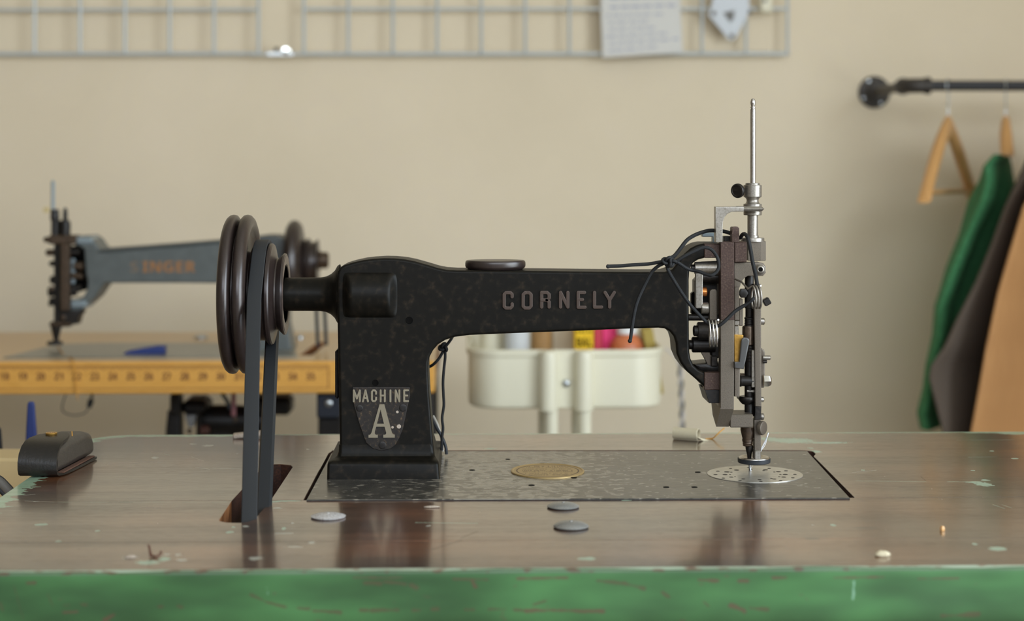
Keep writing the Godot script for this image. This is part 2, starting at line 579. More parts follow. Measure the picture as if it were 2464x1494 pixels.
# ---------- light and room ----------
func _ready() -> void:
	rng.seed = 11
	var cam := Camera3D.new()
	cam.name = "camera"
	cam.near = 0.05
	cam.far = 60.0
	cam.projection = Camera3D.PROJECTION_FRUSTUM
	cam.size = 0.05 * 1494.0 / F
	cam.frustum_offset = Vector2(0, -0.05 * (747.0 - CY) / F)
	var lens := CameraAttributesPhysical.new()
	lens.frustum_focal_length = 50.0
	lens.frustum_focus_distance = 1.575
	lens.exposure_aperture = 3.9
	cam.attributes = lens
	add_child(cam)
	cam.transform = Transform3D(look, EYE)
	cam.make_current()
	var we := WorldEnvironment.new()
	we.name = "surroundings"
	var env := Environment.new()
	env.background_mode = Environment.BG_SKY
	var sky := Sky.new()
	var sm := ProceduralSkyMaterial.new()
	sm.sky_top_color = Color(0.62, 0.74, 0.92)
	sm.sky_horizon_color = Color(0.9, 0.93, 0.97)
	sm.ground_horizon_color = Color(0.72, 0.7, 0.66)
	sm.ground_bottom_color = Color(0.5, 0.48, 0.45)
	sm.sky_energy_multiplier = SKY_POWER
	sm.ground_energy_multiplier = SKY_POWER * 0.7
	sky.sky_material = sm
	env.sky = sky
	env.tonemap_mode = Environment.TONE_MAPPER_LINEAR
	env.tonemap_exposure = 1.2
	env.sdfgi_enabled = true
	env.ssao_enabled = true
	env.ssil_enabled = true
	we.environment = env
	add_child(we)
	# daylight that comes in through the two windows
	window_light("window_light_side", Vector3(1.97, 1.3, 0.0), Vector3(-1, 0.0, 0), Vector2(2.4, 1.8), SIDE_POWER, Color(0.93, 0.98, 1.0))
	window_light("window_light_front", Vector3(0.3, 2.1, 2.17), Vector3(0, -0.1, -1), Vector2(3.2, 0.95), FRONT_POWER, Color(0.96, 0.98, 0.98))
	materials()
	room()
	bench()
	machine()
	machine_head()
	cords()
	bench_things()
	second_table()
	second_machine()
	under_table()
	trolley()
	twisted_cord()
	wall_things()
	rail_things()
	left_things()

const SKY_POWER := 1.6
const SIDE_POWER := 7.0
const FRONT_POWER := 3.6

func window_light(called: String, at: Vector3, towards: Vector3, size: Vector2, power: float, c: Color) -> void:
	var l := AreaLight3D.new()
	l.name = called
	l.area_size = size
	l.light_energy = power
	l.light_color = c
	l.shadow_enabled = true
	l.area_range = 12.0
	l.area_attenuation = 2.0
	add_child(l)
	l.look_at_from_position(at, at + towards)

func wall_with_opening(mb: MB, a: Vector3, b: Vector3, axis: int, lo: Vector2, hi: Vector2) -> void:   # lo, hi: (along, y) of the opening
	var cut := func(s0: float, s1: float, y0: float, y1: float) -> void:
		var p := a
		var q := b
		p[axis] = s0
		q[axis] = s1
		p.y = y0
		q.y = y1
		box(mb, p, q, 0.001)
	cut.call(a[axis], lo.x, a.y, b.y)
	cut.call(hi.x, b[axis], a.y, b.y)
	cut.call(lo.x, hi.x, a.y, lo.y)
	cut.call(lo.x, hi.x, hi.y, b.y)

func room() -> void:
	var mb := MB.new()
	box(mb, Vector3(-2.45, 0, -WALL - 0.15), Vector3(2.2, 2.7, -WALL), 0.001)
	struct("wall_back", M.plaster, mb)
	mb = MB.new()
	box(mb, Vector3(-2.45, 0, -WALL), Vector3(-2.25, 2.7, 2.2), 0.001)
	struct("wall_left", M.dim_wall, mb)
	mb = MB.new()
	wall_with_opening(mb, Vector3(2.0, 0, -WALL), Vector3(2.2, 2.7, 2.2), 2, Vector2(-1.25, 0.35), Vector2(1.25, 2.25))
	struct("wall_right", M.plaster, mb)
	mb = MB.new()
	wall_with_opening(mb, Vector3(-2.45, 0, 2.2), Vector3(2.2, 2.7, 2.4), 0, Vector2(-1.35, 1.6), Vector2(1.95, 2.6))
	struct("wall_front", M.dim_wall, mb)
	mb = MB.new()
	box(mb, Vector3(-2.45, -0.1, -WALL - 0.15), Vector3(2.2, 0, 2.4), 0.001)
	struct("floor", M.floor, mb)
	mb = MB.new()
	box(mb, Vector3(-2.45, 2.7, -WALL - 0.15), Vector3(2.2, 2.8, 2.4), 0.001)
	struct("ceiling", M.ceiling, mb)
	mb = MB.new()
	for z in [-1.25, -0.42, 0.37, 1.2]:
		box(mb, Vector3(2.06, 0.35, z), Vector3(2.14, 2.25, z + 0.05), 0.004)
	for y in [0.35, 2.2]:
		box(mb, Vector3(2.055, y, -1.25), Vector3(2.145, y + 0.05, 1.25), 0.004)
	struct("window_1", M.frame, mb)
	mb = MB.new()
	for x in [-1.35, -0.27, 0.82, 1.9]:
		box(mb, Vector3(x, 1.6, 2.26), Vector3(x + 0.05, 2.6, 2.34), 0.004)
	for y in [1.6, 2.55]:
		box(mb, Vector3(-1.35, y, 2.255), Vector3(1.95, y + 0.05, 2.345), 0.004)
	struct("window_2", M.frame, mb)

# ---------- the green bench ----------
const TX0 := -0.43       # what the picture on the bench top covers
const TX1 := 0.86
const TZ0 := -1.86
const TZ1 := -1.21
var top_image: Image
var coat_image: Image    # how much varnish is left: little on paint and scratches

func top_uv(v: Vector3, _n: Vector3) -> Vector2:
	return Vector2((v.x - TX0) / (TX1 - TX0), (v.z - TZ0) / (TZ1 - TZ0))

func tex_at(px: float, py: float) -> Vector2:
	var p := T(px, py)
	return Vector2((p.x - TX0) / (TX1 - TX0) * 2048.0, (p.z - TZ0) / (TZ1 - TZ0) * 1024.0)

func blot(px: float, py: float, rx: float, ry: float, c: Color, seed_ := 1, ragged := 0.5, strength := 1.0) -> void:   # a stain or a patch of paint
	var mid := tex_at(px, py)
	var ex := absf(tex_at(px + rx, py).x - mid.x) + 0.6
	var ez := absf(tex_at(px, py + ry).y - tex_at(px, py - ry).y) / 2.0 + 0.6
	var n := FastNoiseLite.new()
	n.seed = seed_
	n.frequency = 0.09
	for y in range(maxi(0, int(mid.y - ez * 1.6)), mini(1023, int(mid.y + ez * 1.6) + 1)):
		for x in range(maxi(0, int(mid.x - ex * 1.6)), mini(2047, int(mid.x + ex * 1.6) + 1)):
			var q := Vector2((x - mid.x) / ex, (y - mid.y) / ez).length() + n.get_noise_2d(x, y * 2.0) * ragged
			var k := clampf((1.0 - q) * 4.0, 0.0, 1.0) * strength
			if k > 0.0:
				top_image.set_pixel(x, y, top_image.get_pixel(x, y).lerp(c, k))
				if c.v > 0.4:
					coat_image.set_pixel(x, y, coat_image.get_pixel(x, y).lerp(Color(0.12, 0.12, 0.12), k))

func scratch(px0: float, py0: float, px1: float, py1: float, w: float, c: Color, strength := 0.9) -> void:   # w in tenths of a millimetre
	var a := tex_at(px0, py0)
	var b := tex_at(px1, py1)
	var n := int(a.distance_to(b) * 1.5) + 1
	for i in n + 1:
		var q := a.lerp(b, float(i) / n)
		var r := w / 6.4 * (0.6 + 0.6 * absf(sin(i * 0.37 + px0))) * 0.5
		for y in range(int(q.y - r), int(q.y + r) + 1):
			if y >= 0 and y < 1024 and q.x >= 0 and q.x < 2048:
				top_image.set_pixel(int(q.x), y, top_image.get_pixel(int(q.x), y).lerp(c, strength))
				coat_image.set_pixel(int(q.x), y, Color(0.2, 0.2, 0.2))

func noise_bytes(seed_: int, freq: float, w: int, h: int, to_w: int, to_h: int, oct := 3) -> PackedByteArray:
	var n := FastNoiseLite.new()
	n.seed = seed_
	n.frequency = freq
	n.fractal_octaves = oct
	var im := n.get_image(w, h, false, false, true)
	im.convert(Image.FORMAT_L8)
	if w != to_w or h != to_h:
		im.resize(to_w, to_h, Image.INTERPOLATE_CUBIC)
	return im.get_data()

func paint_top() -> StandardMaterial3D:
	var g1 := noise_bytes(41, 0.018, 64, 1024, 2048, 1024)
	var g2 := noise_bytes(42, 0.11, 128, 1024, 2048, 1024, 2)
	var g3 := noise_bytes(43, 0.012, 512, 256, 2048, 1024)
	var g4 := noise_bytes(44, 0.16, 512, 1024, 2048, 1024, 3)
	var ragged := noise_bytes(45, 0.05, 1024, 1024, 2048, 1024, 4)
	var data := PackedByteArray()
	data.resize(2048 * 1024 * 3)
	var coat := PackedByteArray()
	coat.resize(2048 * 1024)
	var x_left := T(30, 1176).x
	var z_rear := T(1232, 1043).z
	var mint := Color8(164, 186, 164)
	for y in 1024:
		var z := TZ0 + (TZ1 - TZ0) * (y + 0.5) / 1024.0
		for x in 2048:
			var i := y * 2048 + x
			var wx := TX0 + (TX1 - TX0) * (x + 0.5) / 2048.0
			var k := 0.74 + 0.42 * g1[i] / 255.0 + 0.34 * (g2[i] - 128) / 255.0 + 0.45 * (g3[i] - 128) / 255.0 + 0.24 * (g4[i] - 128) / 255.0
			var warm := 0.12 * (g3[i] - 128) / 128.0
			var r := 98.0 * k * (1.0 + warm)
			var g := 69.0 * k
			var b := 50.0 * k * (1.0 - warm)
			# the rim where the old paint shows
			var rag := ragged[i] / 255.0
			var dx := wx - x_left
			var dz := z - z_rear
			var edge := minf(dx, 10.0)
			if dx < 0.05 and dz < 0.05:
				edge = 0.05 - Vector2(0.05 - dx, 0.05 - dz).length()
			var rim := 0.004 + 0.014 * rag * rag * 1.6
			if dx < 0.12:
				rim += 0.004
			var back := 0.002 + 0.006 * rag
			if wx < -0.24:
				back = 0.006 + 0.016 * rag
			elif wx > 0.53:
				back = 0.004 + minf(1.0, (wx - 0.53) * 9.0) * (0.012 + 0.03 * rag)
			if edge < rim or dz < back:
				r = mint.r8 - 20 + 26 * rag
				g = mint.g8 - 12 + 20 * rag
				b = mint.b8 - 20 + 26 * rag
			coat[i] = clampi(int(232 + 0.36 * (g1[i] - 128) + 0.3 * (g2[i] - 128) + 0.4 * (g4[i] - 128)), 60, 255) if not (edge < rim or dz < back) else 36
			data[i * 3] = clampi(int(r), 0, 255)
			data[i * 3 + 1] = clampi(int(g), 0, 255)
			data[i * 3 + 2] = clampi(int(b), 0, 255)
	coat_image = Image.create_from_data(2048, 1024, false, Image.FORMAT_L8, coat)
	top_image = Image.create_from_data(2048, 1024, false, Image.FORMAT_RGB8, data)
	var pale := Color8(196, 200, 188)
	var white := Color8(222, 220, 212)
	var deep := Color8(44, 32, 27)
	# patches of mint paint
	for e in [[1905, 1060, 62, 7, 3], [1990, 1065, 60, 2.6, 4], [1850, 1056, 26, 5, 6], [2366, 1165, 22, 5.5, 5], [2345, 1160, 24, 2.2, 8], [2370, 1155, 11, 2, 9], [1960, 1086, 17, 3.4, 10], [1950, 1078, 9, 1.2, 11],
			[97, 1262, 18, 3.2, 12], [2400, 1320, 24, 5, 13], [1410, 1344, 24, 4, 14], [2075, 1131, 5, 1.4, 15], [2004, 1263, 7, 2.6, 16], [655, 1207, 20, 1.8, 18], [690, 1205, 40, 1.5, 19], [1507, 1202, 15, 3.5, 20],
			[1180, 1079, 16, 2.0, 21], [355, 1353, 32, 6, 22], [395, 1345, 16, 6, 23], [140, 1302, 9, 1.6, 24], [234, 1277, 7, 2.2, 25], [552, 1280, 10, 2.8, 26], [561, 1268, 5, 2.2, 27], [682, 1271, 5, 5, 28], [2385, 1085, 6, 1.2, 29],
			[2340, 1132, 6, 1.0, 30], [2440, 1103, 11, 1.4, 31], [2345, 1309, 7, 3, 33]]:
		blot(e[0], e[1], e[2], e[3], mint, e[4], 0.55)
	for e in [[372, 1101, 9, 3, 41], [313, 1341, 17, 4.6, 42], [437, 1347, 13, 3.5, 43], [428, 1334, 8, 3.5, 44], [400, 1334, 9, 2, 45], [613, 1343, 18, 4, 46], [462, 1068, 9, 1.2, 47], [500, 1072, 13, 2.2, 48], [740, 1081, 4, 1.4, 49],
			[570, 1091, 3, 0.8, 50], [668, 1222, 14, 1.5, 51], [685, 1283, 26, 1.2, 52], [748, 1305, 10, 3, 53], [708, 1315, 22, 1.8, 54], [703, 1258, 4, 2, 55], [1031, 1265, 6, 2, 56], [590, 1266, 9, 2.2, 57], [1955, 1263, 3, 1.5, 59]]:
		blot(e[0], e[1], e[2], e[3], pale, e[4], 0.8, 0.85)
	for e in [[1954, 1295, 19, 3.6, 61], [141, 1352, 6, 2.5, 62], [2400, 1131, 7, 1.8, 63], [2080, 1270, 40, 3, 64], [470, 1114, 9, 1.2, 65], [640, 1128, 5, 0.8, 66], [436, 1154, 5, 1.3, 67], [465, 1154, 4, 1.2, 68]]:
		blot(e[0], e[1], e[2], e[3], deep, e[4], 0.5, 0.8)
	# scratches, cracks and the glue line of the boards
	for e in [[1000, 1257, 1150, 1259, 13, 0], [2060, 1157, 2230, 1159, 6, 0], [2280, 1159, 2350, 1159, 9, 0], [2300, 1059, 2440, 1058, 5, 0], [2330, 1100, 2400, 1099, 4, 0], [2390, 1214, 2418, 1224, 10, 0], [2410, 1214, 2434, 1222, 7, 0],
			[460, 1099, 490, 1109, 5, 1], [470, 1124, 505, 1129, 9, 1], [512, 1126, 580, 1128, 10, 1], [55, 1192, 85, 1189, 6, 1], [60, 1205, 130, 1208, 6, 1], [2050, 1137, 2110, 1131, 7, 1], [130, 1208, 640, 1208, 3, 0],
			[365, 1102, 380, 1097, 8, 1], [395, 1092, 408, 1095, 7, 0], [1100, 1075, 1150, 1062, 3, 1], [400, 1137, 425, 1133, 5, 2], [490, 1128, 505, 1130, 5, 2], [2110, 1070, 2150, 1074, 4, 2], [2230, 1095, 2245, 1098, 5, 2],
			[2215, 1146, 2228, 1157, 4, 2], [1110, 1294, 1150, 1278, 12, 2], [1040, 1322, 1110, 1300, 14, 2], [260, 1209, 320, 1209, 7, 2], [2190, 1100, 2210, 1101, 5, 2]]:
		scratch(e[0], e[1], e[2], e[3], e[4], [mint, pale, deep][e[5]], [0.9, 0.7, 0.6][e[5]])
	for i in 260:                                          # dust and small nicks
		var px := rng.randf_range(20, 2440)
		var py := rng.randf_range(1055, 1355)
		blot(px, py, rng.randf_range(0.5, 2.4), rng.randf_range(0.3, 0.9), white if rng.randf() < 0.5 else deep, i, 0.3, rng.randf_range(0.2, 0.6))
	for i in 60:
		var px := rng.randf_range(20, 2400)
		var py := rng.randf_range(1060, 1350)
		scratch(px, py, px + rng.randf_range(12, 60), py + rng.randf_range(-3, 3), rng.randf_range(2, 4), pale if rng.randf() < 0.4 else deep, 0.25)
	var m := plain(Color.WHITE, 0.2)
	m.metallic_specular = 0.75
	m.albedo_texture = ImageTexture.create_from_image(top_image)
	m.texture_repeat = false
	m.heightmap_enabled = true
	m.heightmap_scale = 0.012
	m.heightmap_texture = noise_tex(47, 0.05, [[0.0, Color.BLACK], [1.0, Color.WHITE]], 512)
	m.roughness_texture = noise_tex(48, 0.02, [[0.0, Color(0.8, 0.8, 0.8)], [1.0, Color(1, 1, 1)]], 256)
	m.roughness = 0.28
	m.clearcoat_enabled = true                             # old varnish
	m.clearcoat = 1.0
	m.clearcoat_texture = ImageTexture.create_from_image(coat_image)
	m.clearcoat_roughness = 0.13
	return m

func paint_edge() -> StandardMaterial3D:                   # chipped green paint of the front edge; v runs from the top rear round to the bottom
	var w := 2048
	var h := 128
	var g := noise_bytes(51, 0.02, 512, 64, w, h)
	var f := noise_bytes(52, 0.06, 1024, 64, w, h)
	var im := Image.create(w, h, false, Image.FORMAT_RGB8)
	var d := 1.219
	var y_top := TY
	for y in h:
		for x in w:
			var k := 1.0 + 0.22 * (g[y * w + x] - 128) / 128.0
			var c := Color8(62, 102, 60) * k
			var fade := f[y * w + x] / 255.0
			if y < 14:
				c = Color8(168, 182, 160).lerp(Color8(120, 96, 80), clampf((fade - 0.62) * 4.0, 0, 0.9))
			elif y < 21:
				c = c.lerp(Color8(92, 104, 84), 0.6).lerp(Color8(88, 66, 52), clampf((fade - 0.64) * 6.0, 0, 0.8))
			elif fade > 0.88:
				c = c.lerp(Color8(96, 78, 60), clampf((fade - 0.88) * 6.0, 0, 0.6))
			im.set_pixel(x, y, c)
	var brown := Color8(84, 74, 52)
	var red := Color8(98, 70, 56)
	var pale := Color8(140, 176, 156)
	# [x0, y0, x1, y1, half width, tone] in the photograph's measure along the edge
	for e in [[606, 1421, 645, 1440, 3.5, 0], [645, 1440, 689, 1453, 3.5, 0], [719, 1456, 745, 1458, 4, 0], [755, 1464, 820, 1468, 4, 0], [72, 1390, 88, 1390, 4.5, 1], [7, 1443, 13, 1463, 2.5, 0], [160, 1449, 172, 1449, 3, 0],
			[200, 1446, 212, 1448, 3, 0], [158, 1467, 190, 1466, 3, 1], [255, 1483, 278, 1474, 4, 1], [385, 1453, 393, 1453, 3, 0], [432, 1450, 440, 1454, 3.5, 0], [645, 1401, 646, 1420, 2, 2], [878, 1391, 915, 1392, 5, 0],
			[926, 1387, 975, 1393, 4, 0], [990, 1396, 1003, 1404, 6, 0], [851, 1377, 967, 1377, 2.2, 1], [1090, 1381, 1171, 1381, 3, 1], [1135, 1384, 1143, 1400, 4, 1], [1243, 1379, 1362, 1377, 3, 1], [1434, 1384, 1500, 1393, 4, 0],
			[1500, 1393, 1546, 1405, 6, 0], [1590, 1416, 1606, 1430, 4, 0], [868, 1463, 885, 1462, 3.5, 0], [896, 1462, 957, 1462, 5, 0], [994, 1463, 1010, 1463, 3.5, 0], [1040, 1461, 1052, 1460, 4, 0], [1117, 1461, 1137, 1462, 4.5, 0],
			[1175, 1459, 1216, 1459, 2.5, 0], [1236, 1461, 1262, 1463, 3.5, 0], [1265, 1463, 1330, 1462, 5, 1], [1330, 1463, 1448, 1464, 3.5, 1], [1282, 1447, 1311, 1438, 3.5, 0], [1151, 1490, 1291, 1489, 3, 0], [1677, 1384, 1723, 1385, 4, 1],
			[1774, 1386, 1794, 1386, 4, 1], [1854, 1378, 1887, 1377, 3, 1], [1754, 1451, 1787, 1464, 5, 1], [1800, 1458, 1840, 1460, 4, 0], [2259, 1472, 2349, 1470, 3.5, 0], [2048, 1388, 2046, 1432, 2.5, 2], [40, 1400, 60, 1480, 1.2, 0],
			[120, 1420, 132, 1450, 1.5, 0], [1689, 1440, 1700, 1452, 3, 0], [2000, 1377, 2120, 1376, 2, 1], [2200, 1380, 2300, 1380, 1.5, 1]]:
		var a := P(e[0], e[1], d)
		var b := P(e[2], e[3], d)
		var ua := Vector2((a.x + 0.45) / 1.35 * w, 20 + (y_top - a.y) / 0.048 * 108.0)
		var ub := Vector2((b.x + 0.45) / 1.35 * w, 20 + (y_top - b.y) / 0.048 * 108.0)
		var r: float = e[4] * U(d) / 0.048 * 108.0
		for y in range(maxi(0, int(minf(ua.y, ub.y) - r - 2)), mini(h, int(maxf(ua.y, ub.y) + r + 3))):
			for x in range(maxi(0, int(minf(ua.x, ub.x) - r * 1.2 - 2)), mini(w, int(maxf(ua.x, ub.x) + r * 1.2 + 3))):
				var q := Geometry2D.get_closest_point_to_segment(Vector2(x, y), ua, ub)
				var dist := Vector2((x - q.x) * 1.55, y - q.y).length() / r + (f[y * w + x] - 128) / 150.0
				if dist < 1.1:
					im.set_pixel(x, y, im.get_pixel(x, y).lerp([brown, red, pale][e[5]], clampf((1.1 - dist) * 2.0, 0, 0.72)))
	var m := plain(Color.WHITE, 0.42)
	m.albedo_texture = ImageTexture.create_from_image(im)
	m.texture_repeat = false
	return m

func bench() -> void:
	var x0 := T(30, 1176).x
	var x1 := 0.82
	var z_rear := T(1232, 1043).z
	var z_cut := T(1232, 1201).z
	var z_mid := T(1232, 1300).z
	var z_front := T(1232, 1365).z
	thing("sewing_bench", "long worn sewing bench with a brown wood top and chipped green painted front edge", "bench", Vector3((x0 + x1) / 2, 0, (z_rear + z_front) / 2))
	var bench_node := cur
	var top := paint_top()
	var thick := 0.046
	var rear := PackedVector2Array()
	# rear board: round left corner, then the belt slot and the bed opening as notches in its front side
	rear.append(Vector2(x0, -z_cut))
	for k in 9:
		var a := PI - PI / 2 * k / 8.0
		rear.append(Vector2(x0 + 0.05 + 0.05 * cos(a), -(z_rear + 0.05) + 0.05 * sin(a)))
	rear.append(Vector2(x1, -z_rear))
	rear.append(Vector2(x1, -z_cut))
	var q := level([2062, 1201, 1958, 1097, 1963, 1091, 1956, 1085, 1940, 1083.5, 1924, 1083])
	q[0].y = -z_cut
	for v in q:
		rear.append(v)
	for v in level([800, 1083.5, 790, 1090, 731, 1203]):
		rear.append(v)
	rear[-1].y = -z_cut
	q = level([651, 1203, 704, 1123, 700, 1119, 676, 1117, 645, 1117.5, 634, 1121, 558, 1203])
	q[0].y = -z_cut
	q[-1].y = -z_cut
	for v in q:
		rear.append(v)
	var mid := PackedVector2Array()
	var slot := level([562, 1207, 527, 1250, 530, 1254, 545, 1257, 575, 1258, 597, 1256, 612, 1250, 648, 1207])
	slot[0] = Vector2(q[-1].x, -z_cut + 0.0004)
	slot[-1] = Vector2(q[0].x, -z_cut + 0.0004)
	mid.append(Vector2(x0, -z_cut + 0.0004))
	for v in slot:
		mid.append(v)
	for e in [Vector2(x1, -z_cut + 0.0004), Vector2(x1, -z_mid), Vector2(x0, -z_mid)]:
		mid.append(e)
	for v in range(mid.size()):
		mid[v].y = minf(mid[v].y, -z_cut - 0.0003)
	var front := PackedVector2Array([Vector2(x0, -z_mid - 0.0003), Vector2(x1, -z_mid - 0.0003), Vector2(x1, -z_front), Vector2(x0, -z_front)])
	for p in [rear, mid, front]:
		var mb := MB.new()
		var sides := MB.new()
		slab(mb, p, 0.0, -thick, 0.0004, 1, flat(TY), sides)
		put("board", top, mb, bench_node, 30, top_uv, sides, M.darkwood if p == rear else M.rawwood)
	var nb := MB.new()
	var nc := T(1944, 1089, TY - 0.004)
	lathe(nb, nc, Vector3.UP, [[-0.01, 0.0095], [0.0, 0.0095], [0.0008, 0.006], [0.0003, 0.0]], 24)
	put("finger_notch", M.notch, nb, bench_node)
	# the green front edge, a moulding with a soft upper and a round lower corner
	var mb := MB.new()
	var prof := [[0.0, 0.0, 0.0], [0.0036, 0.0, 0.1], [0.0052, -0.0006, 0.125], [0.006, -0.0022, 0.16]]
	for k in 6:
		prof.append([0.006, -0.0022 - 0.0285 * (k + 1) / 6.0, 0.16 + 0.55 * (k + 1) / 6.0])
	for k in 6:
		var a := PI / 2 * (k + 1) / 6.0
		prof.append([0.006 - 0.016 * (1 - cos(a)), -0.0307 - 0.016 * sin(a), 0.71 + 0.27 * (k + 1) / 6.0])
	prof.append([0.0, -0.0467, 1.0])
	var uvs := {}
	var n := 60
	for i in n:
		for j in prof.size() - 1:
			var c := []
			for e in [[i, j], [i, j + 1], [i + 1, j + 1], [i + 1, j]]:
				var xx: float = lerpf(x0 - 0.004, x1, float(e[0]) / n)
				var wob := 0.0007 * sin(xx * 31.0) + 0.0005 * sin(xx * 83.0)
				var pr: Array = prof[e[1]]
				c.append(Vector3(xx, TY - 0.0002 + pr[1] + (wob if e[1] > 0 and e[1] < 3 else 0.0), z_front + pr[0] + (wob if e[1] > 0 else 0.0)))
				uvs[Vector3i((c[-1] * 50000.0).round())] = pr[2]
			mb.quad(c[0], c[1], c[2], c[3])
	var from_uv := func(v: Vector3, _n: Vector3) -> Vector2:
		return Vector2((v.x + 0.45) / 1.35, uvs.get(Vector3i((v * 50000.0).round()), 0.5))
	put("painted_edge", paint_edge(), mb, bench_node, 60, from_uv)
	mb = MB.new()
	box(mb, Vector3(x0 + 0.06, TY - 0.1, z_rear + 0.05), Vector3(x1 - 0.05, TY - 0.05, z_rear + 0.07), 0.002)
	put("apron", M.legs, mb, bench_node)
	mb = MB.new()
	box(mb, Vector3(x0 + 0.04, 0.03, z_front - 0.055), Vector3(x1 - 0.04, TY - thick - 0.001, z_front - 0.035), 0.002)
	put("base_panel", M.legs, mb, bench_node)
	for e in [[x0 + 0.05, z_rear + 0.06], [x1 - 0.1, z_rear + 0.06], [x0 + 0.05, z_front - 0.1], [x1 - 0.1, z_front - 0.1]]:
		mb = MB.new()
		box(mb, Vector3(e[0], 0, e[1]), Vector3(e[0] + 0.05, TY - thick, e[1] + 0.04), 0.003)
		put("leg", M.legs, mb, bench_node)

# ---------- the black machine ----------
const AF := 1.583        # front of its arm
const AD := 0.05         # and how deep that is
const BT := 0.7515       # top of its bed
var mach: Node3D

func bed_material() -> StandardMaterial3D:
	var w := 1024
	var h := 512
	var a := noise_bytes(61, 0.012, w, h, w, h, 5)
	var b := noise_bytes(62, 0.09, 512, h, w, h, 3)
	var c := noise_bytes(63, 0.03, w, h, w, h, 5)
	var data := PackedByteArray()
	data.resize(w * h * 3)
	for y in h:
		for x in w:
			var i := y * w + x
			var u := float(x) / w
			var worn := clampf(1.0 - absf(u - 0.35) / 0.24, 0.0, 1.0) * (0.42 - 0.22 * y / h) + clampf(1.0 - absf(u - 0.3) / 0.7, 0, 1) * 0.05
			var k := c[i] / 255.0 * 0.6 + b[i] / 255.0 * 0.4 + worn * (0.5 + a[i] / 255.0)
			var v := 74.0 + 16.0 * (a[i] - 128) / 128.0 + 9.0 * (b[i] - 128) / 128.0
			var t := clampf((k - 0.665) * 9.0, 0.0, 1.0)
			v = lerpf(v, 132.0 + 18.0 * (b[i] - 128) / 128.0, t)
			var spot := clampf((0.27 - b[i] / 255.0 * 0.6 - c[i] / 255.0 * 0.4) * 16.0, 0, 0.8)
			v = lerpf(v, 46.0, spot)
			data[i * 3] = clampi(int(v * 1.02), 0, 255)
			data[i * 3 + 1] = clampi(int(v * 0.97), 0, 255)
			data[i * 3 + 2] = clampi(int(v * 0.88), 0, 255)
	var m := plain(Color.WHITE, 0.22, 0.15)
	m.albedo_texture = ImageTexture.create_from_image(Image.create_from_data(w, h, false, Image.FORMAT_RGB8, data))
	m.heightmap_enabled = true
	m.heightmap_scale = 0.01
	m.heightmap_texture = noise_tex(64, 0.06, [[0.0, Color.BLACK], [1.0, Color.WHITE]], 512)
	return m

func badge_material() -> StandardMaterial3D:               # the oval maker's plate: rows of fine stamped lettering too small to read
	var w := 512
	var h := 320
	var im := Image.create(w, h, false, Image.FORMAT_RGB8)
	im.fill(Color8(178, 152, 104))
	var ink := Color8(92, 66, 34)
	for row in 7:
		var y0 := 52 + row * 32
		var half := 200.0 * sqrt(maxf(0.05, 1.0 - pow((y0 + 10 - 160.0) / 160.0, 2)))
		var x := 256.0 - half + 26
		var tall := 15 if row % 3 else 22
		while x < 256 + half - 26:
			var lw := rng.randi_range(7, 12)
			if rng.randf() < 0.82:
				im.fill_rect(Rect2i(int(x), y0, 3, tall), ink)
				if rng.randf() < 0.6: im.fill_rect(Rect2i(int(x), y0, lw, 3), ink)
				if rng.randf() < 0.5: im.fill_rect(Rect2i(int(x), y0 + tall / 2, lw, 3), ink)
				if rng.randf() < 0.6: im.fill_rect(Rect2i(int(x) + lw - 2, y0, 3, tall), ink)
			x += lw + 5
	for y in h:
		for x in w:
			var r := Vector2((x - 256.0) / 250.0, (y - 160.0) / 154.0).length()
			if r > 0.84 and r < 0.88:
				im.set_pixel(x, y, ink)
	var m := plain(Color.WHITE, 0.42, 0.5)
	m.albedo_texture = ImageTexture.create_from_image(im)
	return m

